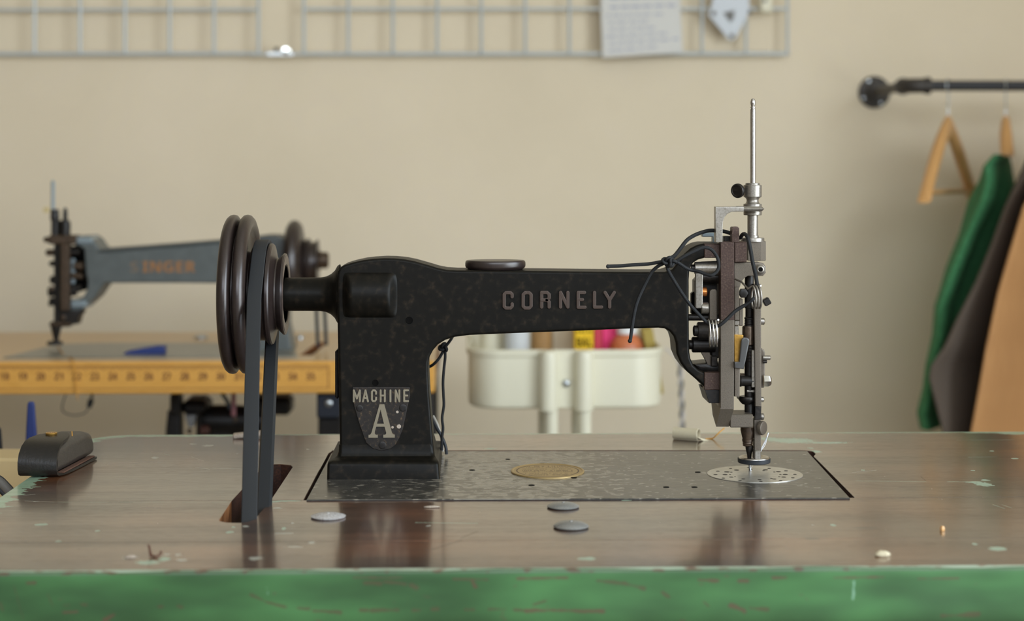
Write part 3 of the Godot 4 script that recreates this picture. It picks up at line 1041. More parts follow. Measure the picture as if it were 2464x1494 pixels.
func machine() -> void:
	thing("embroidery_machine", "black cast iron embroidery machine with raised maker's lettering on its arm, on the green bench", "sewing machine", Vector3(T(1400, 1140).x, TY, -1.6))
	mach = cur
	# bed
	var mb := MB.new()
	var sides := MB.new()
	slab(mb, level([737.5, 1201.5, 2045, 1197, 1949, 1092, 1943, 1085, 806, 1085, 797, 1090], BT), 0.0, -0.012, 0.0008, 2, flat(BT), sides)
	var b0 := T(737, 1200, BT)
	var b1 := T(2046, 1085, BT)
	var bed_uv := func(v: Vector3, _n: Vector3) -> Vector2:
		return Vector2((v.x - b0.x) / (b1.x - b0.x), (v.z - b1.z) / (b0.z - b1.z))
	var bed := put("bed", bed_material(), mb, mach, 30, bed_uv, sides, M.oily)
	for e in [[1136, 1131, 7], [1222, 1105, 6], [1305, 1115.5, 6.5], [1381, 1149.5, 7.5], [1279, 1167.5, 7.5], [1603, 1172, 7.5], [1671, 1172, 7.5], [1679, 1136, 7]]:
		mb = MB.new()
		var c := T(e[0], e[1], BT)
		var r: float = e[2] * U(-c.z)
		lathe(mb, c, Vector3.UP, [[-0.002, r], [0.00015, r], [0.00022, r * 0.92], [0.0001, r * 0.86], [0.0001, 0.0]], 18)
		put("screw_hole", M.black, mb, bed)
	# needle plate, a bright disc with two rings of holes
	mb = MB.new()
	var pc := T(1816.5, 1141, BT)
	var pr := 114.5 * U(-pc.z)
	lathe(mb, pc, Vector3.UP, [[-0.001, pr], [0.00045, pr], [0.0006, pr - 0.0006], [0.0006, 0.0]], 72)
	var disc := put("needle_plate", grained([[0.0, rgb8(190, 186, 176)], [1.0, rgb8(214, 210, 200)]], 65, 0.02, Vector3.ONE * 20, 0.3, 0.7), mb, mach)
	for e in [[549, 638, 3], [258, 697, 4], [465, 715, 5.5], [685, 673, 5], [565, 722, 2.5], [205, 775, 4], [425, 775, 5], [537, 773, 2], [565, 832, 4.5], [385, 855, 3.5], [650, 823, 1.8], [840, 875, 4], [765, 912, 3.5], [1210, 893, 4], [1240, 932, 3.5],
			[1480, 860, 2.6], [1545, 877, 4.5], [1690, 910, 3.8], [1660, 824, 2.4], [1760, 832, 5], [1970, 850, 3.6], [1685, 772, 2.4], [1795, 772, 5], [2015, 770, 3.6], [1545, 718, 2.6], [1640, 710, 5], [1812, 690, 4], [1430, 635, 3.6], [1345, 668, 5], [1012, 655, 3.6], [955, 613, 3], [1300, 685, 2.4]]:
		var c := T(1700 + e[0] / 9.477, 1060 + e[1] / 9.477, BT + 0.0006)
		var r: float = e[2] * U(-c.z)
		mb = MB.new()
		lathe(mb, c, Vector3.UP, [[-0.0004, r * 1.25], [0.00004, r * 1.25], [0.00014, r * 1.08], [0.00005, r], [0.00003, 0.0]], 14)
		put("hole", M.grime, mb, disc)
	# oval maker's plate
	mb = MB.new()
	var oc := T(1317.5, 1134.5, BT)
	var ox := absf(T(1406, 1134.5, BT).x - oc.x)
	var oz := absf(T(1317, 1117.5, BT).z - T(1317, 1152, BT).z) / 2.0
	var sq := Vector3(1, 1, oz / ox)
	lathe(mb, oc, Vector3.UP, [[-0.001, ox], [0.0010, ox], [0.0014, ox - 0.0006], [0.0014, ox - 0.0018], [0.0009, ox - 0.0024], [0.0009, 0.0]], 64, sq)
	var oval_uv := func(v: Vector3, _n: Vector3) -> Vector2:
		return Vector2(0.5 + (v.x - oc.x) / ox * 0.5, 0.5 + (v.z - oc.z) / oz * 0.5)
	put("maker_plate", badge_material(), mb, mach, 30, oval_uv)
	# plinth of the pillar
	mb = MB.new()
	var rows := []
	for e in [[1160, 786, 1058, 1.563, 1.70, 5], [1157, 786, 1058, 1.563, 1.70, 8], [1120, 787, 1056, 1.564, 1.694, 8], [1112, 789, 1055, 1.566, 1.690, 9], [1107, 795, 1052, 1.571, 1.684, 10], [1103, 803, 1049, 1.576, 1.676, 10], [1098, 810, 1046.5, 1.5805, 1.668, 10], [1088, 814, 1045, 1.5822, 1.655, 10], [1070, 815, 1043, 1.5828, 1.640, 10]]:
		var a := P(e[1], e[0], e[3])
		var b := P(e[2], e[0], e[3])
		rows.append(rr(a.x, b.x, -e[4], -e[3], maxf(a.y, BT - 0.001), e[5] * U(e[3]), 4))
	loft(mb, rows)
	put("plinth", M.cast, mb, mach, 50)
	# the casting: pillar, arm and the two brackets of the head
	var outline := [818, 1105, 817, 1040, 815, 950, 812.5, 800, 810, 700, 810.5, 668, 813, 652, 819, 643, 830, 637, 850, 631, 875, 625.5, 900, 622.5, 925, 621, 950, 621.5, 975, 624, 1000, 629, 1030, 637.5, 1055, 645, 1075, 649, 1100, 650.5, 1180, 651, 1300, 652, 1420, 653.5, 1540, 654.5, 1600, 654, 1618, 648, 1632, 630,
		1647, 610, 1662, 597, 1678, 589, 1694, 585.5, 1735, 585.5, 1735, 620.5, 1696, 620.5, 1680, 625, 1669, 632, 1663, 640, 1659.5, 652, 1658, 672, 1658, 740, 1658.5, 817, 1659.5, 848, 1662, 863, 1669, 878.5, 1681, 889, 1695, 895, 1735, 895.5, 1735, 938, 1710, 938, 1697, 934,
		1686, 922, 1671.5, 910, 1652, 893, 1638, 874, 1628, 851, 1626, 825, 1621, 809, 1611, 797, 1599, 790.5, 1585, 789, 1500, 791.5, 1400, 796, 1300, 799.5, 1200, 803.5, 1130, 806.5, 1095, 811, 1072, 818, 1054, 829, 1042, 843, 1034, 858, 1030.5, 872, 1030.5, 900, 1033, 950, 1037, 1000, 1041, 1050, 1046, 1105]
	mb = MB.new()
	slab(mb, poly(outline, AF), -AF, -AF - AD, 0.0026, 4)
	var body := put("casting", M.cast, mb, mach, 40)
	# the bulge over the shaft bearing
	mb = MB.new()
	var grid := []
	for i in 25:
		var row := []
		for j in 25:
			var u := i / 24.0
			var v := j / 24.0
			var p := P(lerpf(822, 958, u), lerpf(655, 765, v), AF)
			var hv := pow(maxf(0.0, 1.0 - pow(absf(v * 2 - 1), 2.0)), 0.75)
			var hu := smoothstep(0.0, 0.16, u) * (1.0 - smoothstep(0.83, 1.0, u))
			row.append(p + Vector3(0, 0, -0.0006 + 0.0112 * hv * hu))
		grid.append(row)
	for i in 24:
		for j in 24:
			mb.quad(grid[i][j], grid[i][j + 1], grid[i + 1][j + 1], grid[i + 1][j])
	put("bearing_bulge", M.cast, mb, mach, 60)
	for e in [[985, 770.5, 8], [903.5, 921, 7]]:
		zlp("oil_hole", M.black, e[0], e[1], AF, [[-2, e[2]], [0.4, e[2] * 1.12], [0.9, e[2] * 1.02], [0.5, e[2] * 0.9], [0.4, 0]], 20, mach)
	bxp("side_cover", M.oily, 806, 842, 816, 960, AF + 0.012, 0.03, 0.002, mach)
	# bare metal of the upper and lower bracket faces
	bxp("bracket_pad", M.rust, 1694.5, 586, 1734, 620.5, AF - 0.0012, 0.01, 0.0006, mach)
	bxp("bracket_pad", M.rust, 1694.5, 895.5, 1734, 938.5, AF - 0.0012, 0.012, 0.0006, mach)
	plp("bracket_foot", M.oily, [1696, 938, 1734, 938, 1734, 970, 1706, 970], AF, 0.045, 0.0008, mach)
	# lid on top of the arm
	mb = MB.new()
	var lc := P(1192, 645, 1.606)
	var lr := 72.5 * U(1.606)
	lathe(mb, lc, Vector3.UP, [[-0.001, lr * 0.9], [0.0005, lr * 0.97], [0.002, lr], [0.005, lr], [0.0066, lr * 0.985], [0.0074, lr * 0.95], [0.0074, 0.0]], 48, Vector3(1, 1, 0.8))
	put("arm_lid", M.wheel, mb, mach)
	# raised lettering
	var letters := [
		[[[1232, 714], [1232, 708], [1228, 704], [1217, 704], [1213, 708], [1213, 737], [1217, 741], [1228, 741], [1232, 737], [1232, 731]]],
		[[[1263, 704], [1273, 704], [1277.5, 708.5], [1277.5, 736.5], [1273, 741], [1263, 741], [1258.5, 736.5], [1258.5, 708.5], [1263, 704]]],
		[[[1303, 703.5], [1303, 738.5]], [[1303, 703.5], [1316, 703.5], [1321, 708], [1321, 717], [1316, 721.5], [1303, 721.5]], [[1315, 721.5], [1321, 726], [1321, 738.5]]],
		[[[1348.5, 738.5], [1348.5, 703.5], [1366, 738.5], [1366, 703.5]]],
		[[[1406, 703.5], [1391, 703.5], [1391, 739], [1407, 739]], [[1391, 720.5], [1401, 720.5]]],
		[[[1430, 703.5], [1430, 738.5], [1447, 738.5]]],
		[[[1455.5, 703.5], [1466.5, 721.5], [1466.5, 738.5]], [[1477.5, 703.5], [1466.5, 721.5]]]]
	for l in letters:
		mb = MB.new()
		for s in l:
			var pts := PackedVector2Array()
			for e in s:
				pts.append(P2(e[0], e[1], AF))
			stroke(mb, pts, 8.2 * U(AF), -AF + 0.0018, -AF - 0.001, 0.00009 * l.find(s))
		put("raised_letter", M.letter, mb, mach)
	# shield badge
	mb = MB.new()
	slab(mb, poly([849, 931, 986, 931, 987, 952, 981.5, 976, 970, 1031, 961, 1053.7, 952, 1070, 941, 1079, 918, 1084.5, 896, 1078, 881, 1065, 873.4, 1045, 862, 1011.7, 850.5, 971], AF), -AF + 0.0015, -AF - 0.001, 0.0006, 2)
	var shield := put("shield_badge", M.badge, mb, mach)
	var small := [
		[[[851.6, 965], [851.6, 938.5], [859, 958], [866, 938.5], [866, 965]]],
		[[[873.5, 965], [879.5, 938.5], [885.5, 965]], [[876, 957], [883, 957]]],
		[[[905, 947], [905, 942], [902, 938.5], [897.5, 938.5], [895, 942], [895, 961], [897.5, 964.5], [902, 964.5], [905, 961], [905, 956]]],
		[[[916, 938.5], [916, 965]], [[926, 938.5], [926, 965]], [[916, 951], [926, 951]]],
		[[[939.5, 938.5], [939.5, 965]]],
		[[[952, 965], [952, 938.5], [961, 965], [961, 938.5]]],
		[[[982, 938.5], [972.5, 938.5], [972.5, 964.5], [982, 964.5]], [[972.5, 951], [980, 951]]]]
	for l in small:
		mb = MB.new()
		for s in l:
			var pts := PackedVector2Array()
			for e in s:
				pts.append(P2(e[0], e[1], AF))
			stroke(mb, pts, 4.6 * U(AF), -AF + 0.0027, -AF + 0.001, 0.00009 * l.find(s))
		put("badge_letter", M.badge_letter, mb, shield)
	lettering("badge_letter", M.badge_letter, "A", "Droid Serif", 887, 972, 950, 1052.5, AF - 0.0014, 0.0018, shield)
	for e in [[865, 982, 8], [969.5, 981, 9], [920, 1071, 9]]:
		zlp("badge_screw", M.oily, e[0], e[1], AF - 0.0014, [[0, e[2]], [1.2, e[2]], [2.0, e[2] * 0.8], [2.2, 0]], 18, shield)
	for e in [[956, 991, 3.6], [960, 1026, 5.6], [944.5, 1028, 3.4], [862, 985, 4]]:
		zlp("paint_fleck", M.chip if e[0] > 900 else M.copper, e[0], e[1], AF - 0.0014, [[0, e[2]], [0.6, e[2] * 0.9], [0.8, 0]], 7, shield)
	# hand wheel, pulleys and the sleeve of the main shaft
	var wd := 1.615
	var wheel := hlp("hand_wheel", M.wheel, 707.5, wd, [[556, 0], [553, 40], [553, 90], [550, 130], [547, 152], [545, 166], [546, 176], [550, 184], [556, 189], [563, 190.5], [569, 189], [573, 184], [576, 176], [577.5, 163], [579.5, 163], [581, 176], [584, 184], [589, 189], [596, 190.5], [603, 188.5], [609, 182], [612, 173], [611, 164], [605, 156],
		[598, 148], [596, 130], [598, 108], [606, 100], [613, 100]], 72, mach)
	hlp("belt_pulley", M.wheel, 707.5, wd, [[610, 60], [610, 114], [613, 119], [616, 116], [617, 111], [643, 111], [646, 116], [650, 121.5], [656, 121.5], [659, 119], [663, 100], [668, 86], [671, 85], [680, 94], [684, 97.5], [688, 97], [689, 93], [688, 70], [684, 67], [660, 65], [656, 40]], 72, mach)
	hlp("pulley_face", M.cast_bare, 707.5, wd, [[687, 93], [689.6, 92.5], [689.8, 90], [689, 72], [687, 71]], 60, mach)
	hlp("shaft_sleeve", M.cast, 708, 1.612, [[650, 40], [690, 40], [740, 40], [772, 40.5], [786, 43], [797, 48.5], [806, 57], [812, 68], [818, 72]], 40, mach)

func machine_head() -> void:
	cur = mach
	var zf := 1.574         # front of the head's face bar
	var zn := 1.597         # the needle's plane
	# needle bar and what slides on it
	vlp("needle_bar", M.bright, 1811.8, zn, [[237, 2], [239, 4.5], [245, 6.3], [250, 6.2], [255, 4.8], [256.5, 4.2], [257, 6.2], [260, 6.2], [260.5, 5], [262, 5], [263, 6.6], [440, 6.6], [445, 6.6]], 24)
	vlp("upper_collar", M.steel, 1810.8, zn, [[440, 15], [441, 17], [444.5, 17], [445, 21], [446, 22], [472.5, 22], [474, 21], [476, 17], [480, 14.6], [484, 14.4], [488, 16], [490.5, 19], [491, 22], [496, 22]], 36)
	vlp("ring_collar", M.steel, 1811, zn, [[496, 21], [509, 21], [510, 22], [516, 22], [517.5, 21], [518, 12.7], [566, 12.7], [566.5, 14.5], [571, 14.5], [572, 27], [574, 28], [581, 28]], 36)
	var screw := zlp("thumb_screw", M.dark, 1783, 457, zn, [[-4, 5], [9, 5], [10, 15], [12, 17.5], [18, 17.5], [20, 16], [20.5, 13], [19.5, 12], [19.5, 0]], 28, null, Vector3(-0.62, -0.12, 0.75))
	plp("lift_bracket", M.steel, [1722, 497.5, 1790, 497, 1790, 509, 1761, 509.5, 1751, 514, 1744, 522, 1740, 533, 1739, 545, 1739, 583, 1722, 583], zf - 0.002, 0.011, 0.0006)
	bxp("ring_arm", M.steel, 1780, 497, 1839.5, 508.5, zf + 0.004, 0.036, 0.003)
	plp("guide_tab", M.rust, [1761, 583, 1761, 549, 1763, 546, 1775, 545.5, 1779, 549, 1779, 583], zf - 0.001, 0.012, 0.0006)
	bxp("top_spacer", M.dark, 1742, 568, 1760, 583, zf + 0.016, 0.012)
	bxp("rear_lug", M.grey_lit, 1690, 560, 1728, 570, zf + 0.04, 0.012)
	bxp("rear_lug", M.grey_lit, 1715, 568, 1724, 584, zf + 0.036, 0.01)
	# the row of blocks at the top
	bxp("top_block", M.rust, 1767.5, 582, 1797, 631, zf - 0.0005, 0.04, 0.0007)
	plp("bearing_block", M.wornsteel, [1797.5, 580, 1842, 580, 1842, 627, 1797.5, 627], zn + 0.006, 0.02, 0.0012)
	var mb := MB.new()
	var hex := PackedVector2Array()
	var o := P(1820, 627, zn)
	for e in [[-22.5, -10], [-22.5, 18], [8, 18], [22, 6], [22, -12], [10, -20], [-14, -20]]:
		hex.append(Vector2(o.x, -o.z) + Vector2(e[0], -e[1]) * U(zn))
	slab(mb, hex, P(1820, 580, zn).y - o.y, 0.0, 0.0008, 2, flat(o.y))
	put("bearing_housing", M.wornsteel, mb)
	# the long face bar
	plp("face_bar", M.rust, [1734, 581.5, 1767, 581.5, 1767, 770, 1734, 770], zf, 0.014, 0.0007)
	plp("face_bar", M.wornsteel, [1734, 770, 1767, 770, 1766, 983, 1733.5, 983], zf, 0.014, 0.0007)
	mb = MB.new()
	var rows := []
	for e in [[982, 1733.5, 1765.5, 0.0], [984, 1733.5, 1765.5, 0.0], [1030.5, 1727, 1757.5, 0.010]]:
		var a := P(e[1], e[0], zf)
		var b := P(e[2], e[0], zf)
		rows.append(PackedVector3Array([Vector3(a.x, a.y, -zf - e[3]), Vector3(b.x, b.y, -zf - e[3]), Vector3(b.x, b.y, -zf - 0.062), Vector3(a.x + e[3] * 0.4, a.y + e[3] * 0.4, -zf - 0.062)]))
	loft(mb, rows)
	put("face_bar_toe", M.wornsteel, mb, null, 20)
	bxp("toe_block", M.wornsteel, 1757, 997, 1812, 1028.5, zf + 0.006, 0.03, 0.0007)
	# pivot arm with an eye screw
	plp("pivot_arm", M.wornsteel, [1767, 631.5, 1828, 631, 1838, 634, 1843, 642, 1843, 656, 1836, 664, 1812, 664.5, 1800, 664, 1791, 669, 1784, 679, 1780, 692, 1767, 692], zf + 0.006, 0.014, 0.0008)
	zlp("eye_screw", M.steel, 1828.5, 648, zf + 0.006, [[0, 13], [3, 13], [4, 11.5], [5.5, 11], [8, 8.4], [8.6, 6.4], [7.6, 5.2], [3, 5], [3, 0]], 26)
	zlp("eye_hole", M.black, 1828.5, 648, zf + 0.006, [[2, 5.3], [7.0, 5.1], [7.1, 0]], 14)
	# links between the bar and the needle
	bxp("link_bar", M.wornsteel, 1767.5, 690, 1779, 771, zf + 0.004, 0.01)
	bxp("link_bar", M.wornsteel, 1778.5, 719, 1788, 784, zf + 0.008, 0.01)
	bxp("link_bar", M.steel, 1767.5, 771.5, 1779, 783, zf + 0.005, 0.008)
	bxp("link_bar", M.steel, 1767.5, 783.5, 1778, 806, zf + 0.006, 0.008)
	plp("brass_plate", M.brass, [1767.5, 805, 1788.5, 806, 1788, 822, 1784, 846, 1779.5, 871, 1767.5, 870], zf + 0.002, 0.004, 0.0004)
	plp("finger_lever", M.lever, [1783, 824, 1785, 816, 1790, 812, 1797, 812, 1802.5, 815, 1804, 821, 1801, 836, 1795, 866, 1790, 888.5, 1768, 886, 1767.5, 871, 1779, 870], zf - 0.004, 0.005, 0.0012)
	plp("lever_stem", M.wornsteel, [1767.5, 884, 1781, 886, 1780, 955, 1767.5, 954], zf, 0.008, 0.0008)
	# needle clamp column
	vlp("clamp_column", M.oily, 1803, zn, [[660, 11], [700, 11], [716, 11.5], [741, 11], [742, 9.5], [762, 9.5], [764, 12], [768, 12], [769, 10.5], [773, 12], [774, 10.5], [778, 12], [780, 11], [784, 13], [788, 14], [829, 14], [831, 12], [902, 11.5], [1000, 11.5]], 26)
	vlp("column_band", M.brown_metal, 1800, zn - 0.002, [[784, 12.5], [787, 14], [827, 14], [829, 13]], 26)
	vlp("column_band", M.steel, 1806, zn - 0.002, [[763, 3.5], [781, 3.5]], 14)
	vlp("spring", M.dark, 1804, zn, [[832, 11], [836, 13], [840, 11], [844, 13], [848, 11], [852, 13], [856, 11], [860, 13], [864, 11], [868, 13], [872, 11], [878, 12], [884, 10], [888, 9]], 22)
	zlp("clamp_nut", M.oily, 1788, 705, zn - 0.004, [[-4, 12], [6, 12.5], [9, 11], [10, 7], [10, 0]], 6)
	mb = MB.new()
	box(mb, Vector3(-0.003, -0.0034, -0.0034), Vector3(0.0035, 0.0034, 0.0034), 0.0008, Transform3D(Basis(Vector3(0, 0, 1), 0.5), P(1844, 726, zn - 0.002)))
	put("set_screw", M.oily, mb)
	plp("side_plate", M.wornsteel, [1833, 838, 1839, 842, 1841, 850, 1841, 928, 1838, 933, 1830, 933, 1830, 838], zn + 0.002, 0.012, 0.0008)
	bxp("side_plate", M.steel, 1808.5, 842, 1818, 932.5, zn - 0.008, 0.012)
	# presser bar
	plp("presser_bar", M.wornsteel, [1814.5, 684, 1831.5, 684, 1832, 900, 1832.5, 978, 1817.5, 978, 1816.5, 900, 1815, 780], zn - 0.010, 0.010, 0.0007)
	plp("presser_bar", M.dark, [1817.5, 978, 1832.5, 978, 1831.5, 1010, 1816.5, 1010], zn - 0.008, 0.010, 0.0007)
	plp("presser_bar", M.wornsteel, [1815, 1009, 1831, 1009, 1831.5, 1086, 1815.5, 1086], zn - 0.006, 0.010, 0.0007)
	zlp("bar_boss", M.wornsteel, 1830, 1029, zn - 0.008, [[0, 17], [5, 17.5], [9, 16], [10, 13], [10, 0]], 26, null, Vector3(0.75, 0, 0.65))
	hlp("stud", M.steel, 860.5, zn, [[1836, 5.5], [1853, 5.5], [1854, 4], [1854, 0]], 18)
	hlp("stud", M.dark, 870, zn, [[1836, 4], [1845, 4], [1846, 0]], 14)
	hlp("cap_nut", M.bright, 916, zn - 0.004, [[1837, 15], [1847, 15], [1853, 12.5], [1856, 8], [1856.5, 0]], 6)
	hlp("side_nut", M.bright, 961, zn - 0.004, [[1831, 6.5], [1837, 6.5], [1838.5, 4], [1838.5, 0]], 18)
	hlp("side_nut", M.steel, 1002, zn - 0.004, [[1831, 8], [1837, 8], [1838.5, 5], [1838.5, 0]], 18)
	hlp("side_nut", M.bright, 773, zn - 0.002, [[1829, 8], [1838, 8.5], [1840, 6], [1840, 0]], 18)
	# below the lever: roller, cross arm, clamp cone
	hlp("roller", M.oily, 916, zn - 0.003, [[1779, 0], [1779, 13.5], [1782, 14.5], [1783, 14.5], [1784, 13], [1812, 13]], 26)
	bxp("roller_axle", M.brown_metal, 1782, 900, 1809, 908, zn - 0.001, 0.01)
	vlp("cross_arm", M.dark, 1798, zn, [[953, 19], [956, 21], [961, 21], [966, 18], [972, 12]], 28)
	plp("cross_arm_plate", M.dark, [1778, 957, 1811, 955, 1811, 969, 1798, 969, 1778, 962], zn - 0.002, 0.014, 0.0008)
	hlp("column_pin", M.steel, 941, zn - 0.003, [[1797, 4], [1815, 4]], 12)
	vlp("clamp_cone", M.brown_metal, 1799, zn, [[1027, 17], [1033, 17.5], [1043, 15.5], [1055, 12.5], [1056, 13.5], [1062, 13], [1063, 11.5], [1066, 12.5], [1069, 11], [1071, 12.5], [1073, 10]], 26)
	vlp("hook_needle", M.dark, 1803, zn, [[1072, 9.5], [1079, 9], [1086, 7.5], [1092, 6], [1099, 5], [1110, 4], [1118, 1.6], [1135, 1.0]], 18)
	# the foot: a dished ring with a rubber sole
	var fd := zn
	mb = MB.new()
	var fo := P(1814.5, 1111.5, fd)
	var k := U(fd)
	lathe(mb, fo, Vector3.UP, [[5 * k, 37.5 * k], [9 * k, 37.5 * k], [12 * k, 36.5 * k], [13.5 * k, 34 * k], [13 * k, 30 * k], [8 * k, 22 * k], [5 * k, 14 * k], [3 * k, 13 * k], [3 * k, 36 * k], [5 * k, 37.5 * k]], 56)
	put("foot_ring", M.bright, mb, null, 45)
	mb = MB.new()
	lathe(mb, fo, Vector3.UP, [[-1 * k, 13 * k], [-1.5 * k, 37 * k], [0, 39 * k], [9 * k, 39.6 * k], [9.6 * k, 39 * k], [9.6 * k, 37 * k], [3 * k, 36 * k], [3 * k, 13 * k], [-1 * k, 13 * k]], 56)
	put("foot_sole", M.rubber, mb, null, 45)
	bxp("foot_stem", M.steel, 1815.5, 1084, 1831, 1107, fd - 0.012, 0.012, 0.0008)
	# mechanism seen between the arm and the bar
	bxp("mechanism_housing", M.oily, 1672, 668, 1733, 762, 1.606, 0.022, 0.003)
	bxp("mechanism_housing", M.oily, 1664, 700, 1690, 762, 1.612, 0.014, 0.003)
	hlp("rocker_drum", M.steel, 645, 1.592, [[1671, 0], [1671, 14], [1673, 15], [1690, 16], [1733, 18]], 30)
	hlp("rocker_pin", M.dark, 645, 1.592, [[1663, 9], [1672, 9]], 18)
	hlp("rocker_drum", M.dark, 667, 1.598, [[1680, 0], [1680, 15], [1733, 16]], 26)
	plp("link_plate", M.steel, [1674.5, 658, 1691.5, 658, 1691, 738, 1688, 742, 1676, 742, 1674, 738], 1.582, 0.008, 0.0007)
	hlp("roller_bush", M.copper, 702, 1.588, [[1688, 11], [1699, 11.5], [1701, 10], [1701, 0]], 24)
	hlp("roller_bush", M.steel, 741, 1.586, [[1687, 0], [1688, 14], [1703, 14], [1705, 12], [1705, 0]], 26)
	plp("link_plate", M.wornsteel, [1707, 712, 1708, 700, 1713, 696, 1722, 696, 1726, 701, 1726, 772, 1707.5, 772], 1.583, 0.008, 0.0009)
	hlp("cross_rod", M.oily, 763.5, 1.594, [[1656, 8], [1734, 8]], 20)
	hlp("tension_drum", M.dark, 796, 1.592, [[1677, 0], [1678, 20], [1680, 21.5], [1710, 21.5]], 30)
	var s1 := hlp("drum_screw", M.oily, 796, 1.59, [[1667, 0], [1668, 10], [1670, 13], [1680, 13]], 20)
	hlp("tension_drum", M.oily, 829, 1.60, [[1664, 0], [1665, 17], [1667, 19], [1720, 19]], 30)
	hlp("drum_screw", M.oily, 829, 1.60, [[1658, 11.5], [1666, 11.5]], 20)
	plp("swing_plate", M.wornsteel, [1687, 848, 1706, 848, 1712, 858, 1711, 880, 1703, 878, 1695, 862], 1.592, 0.006, 0.0006)
	bxp("swing_block", M.dark, 1711.5, 857, 1727, 881, 1.588, 0.02)
	bxp("mechanism_housing", M.oily, 1709, 815, 1734, 862, 1.598, 0.02, 0.002)
	plp("bracket_floor", M.oily, [1668, 876, 1700, 873, 1734, 874, 1734, 897, 1695, 897, 1680, 889], 1.592, 0.034, 0.003)
	# the two wire coils that guide the thread cord
	for e in [[1820.5, 714.5, 27.0, 7.6, 1.552, 0.30, M.steel], [1716.5, 801.5, 32.0, 8.0, 1.558, 0.02, M.bright]]:
		mb = MB.new()
		var turn := Basis(Vector3.UP, e[5])
		var pts := PackedVector3Array()
		var c := P(e[0], e[1], e[4])
		for i in 109:
			var t := TAU * 3.0 * i / 108.0
			pts.append(c + turn * (Vector3((i / 108.0 - 0.5) * 3.0 * e[3], cos(t) * e[2], sin(t) * e[2] * 0.55) * U(e[4])))
		if e[0] > 1800:
			pts.insert(0, P(1800, 695, e[4]))
			pts.insert(0, P(1784, 678, e[4] + 0.012))
			pts.insert(0, P(1768, 671, e[4] + 0.02))
		tube(mb, pts, 2.5 * U(e[4]), 9)
		put("guide_coil", e[6], mb, null, 60)

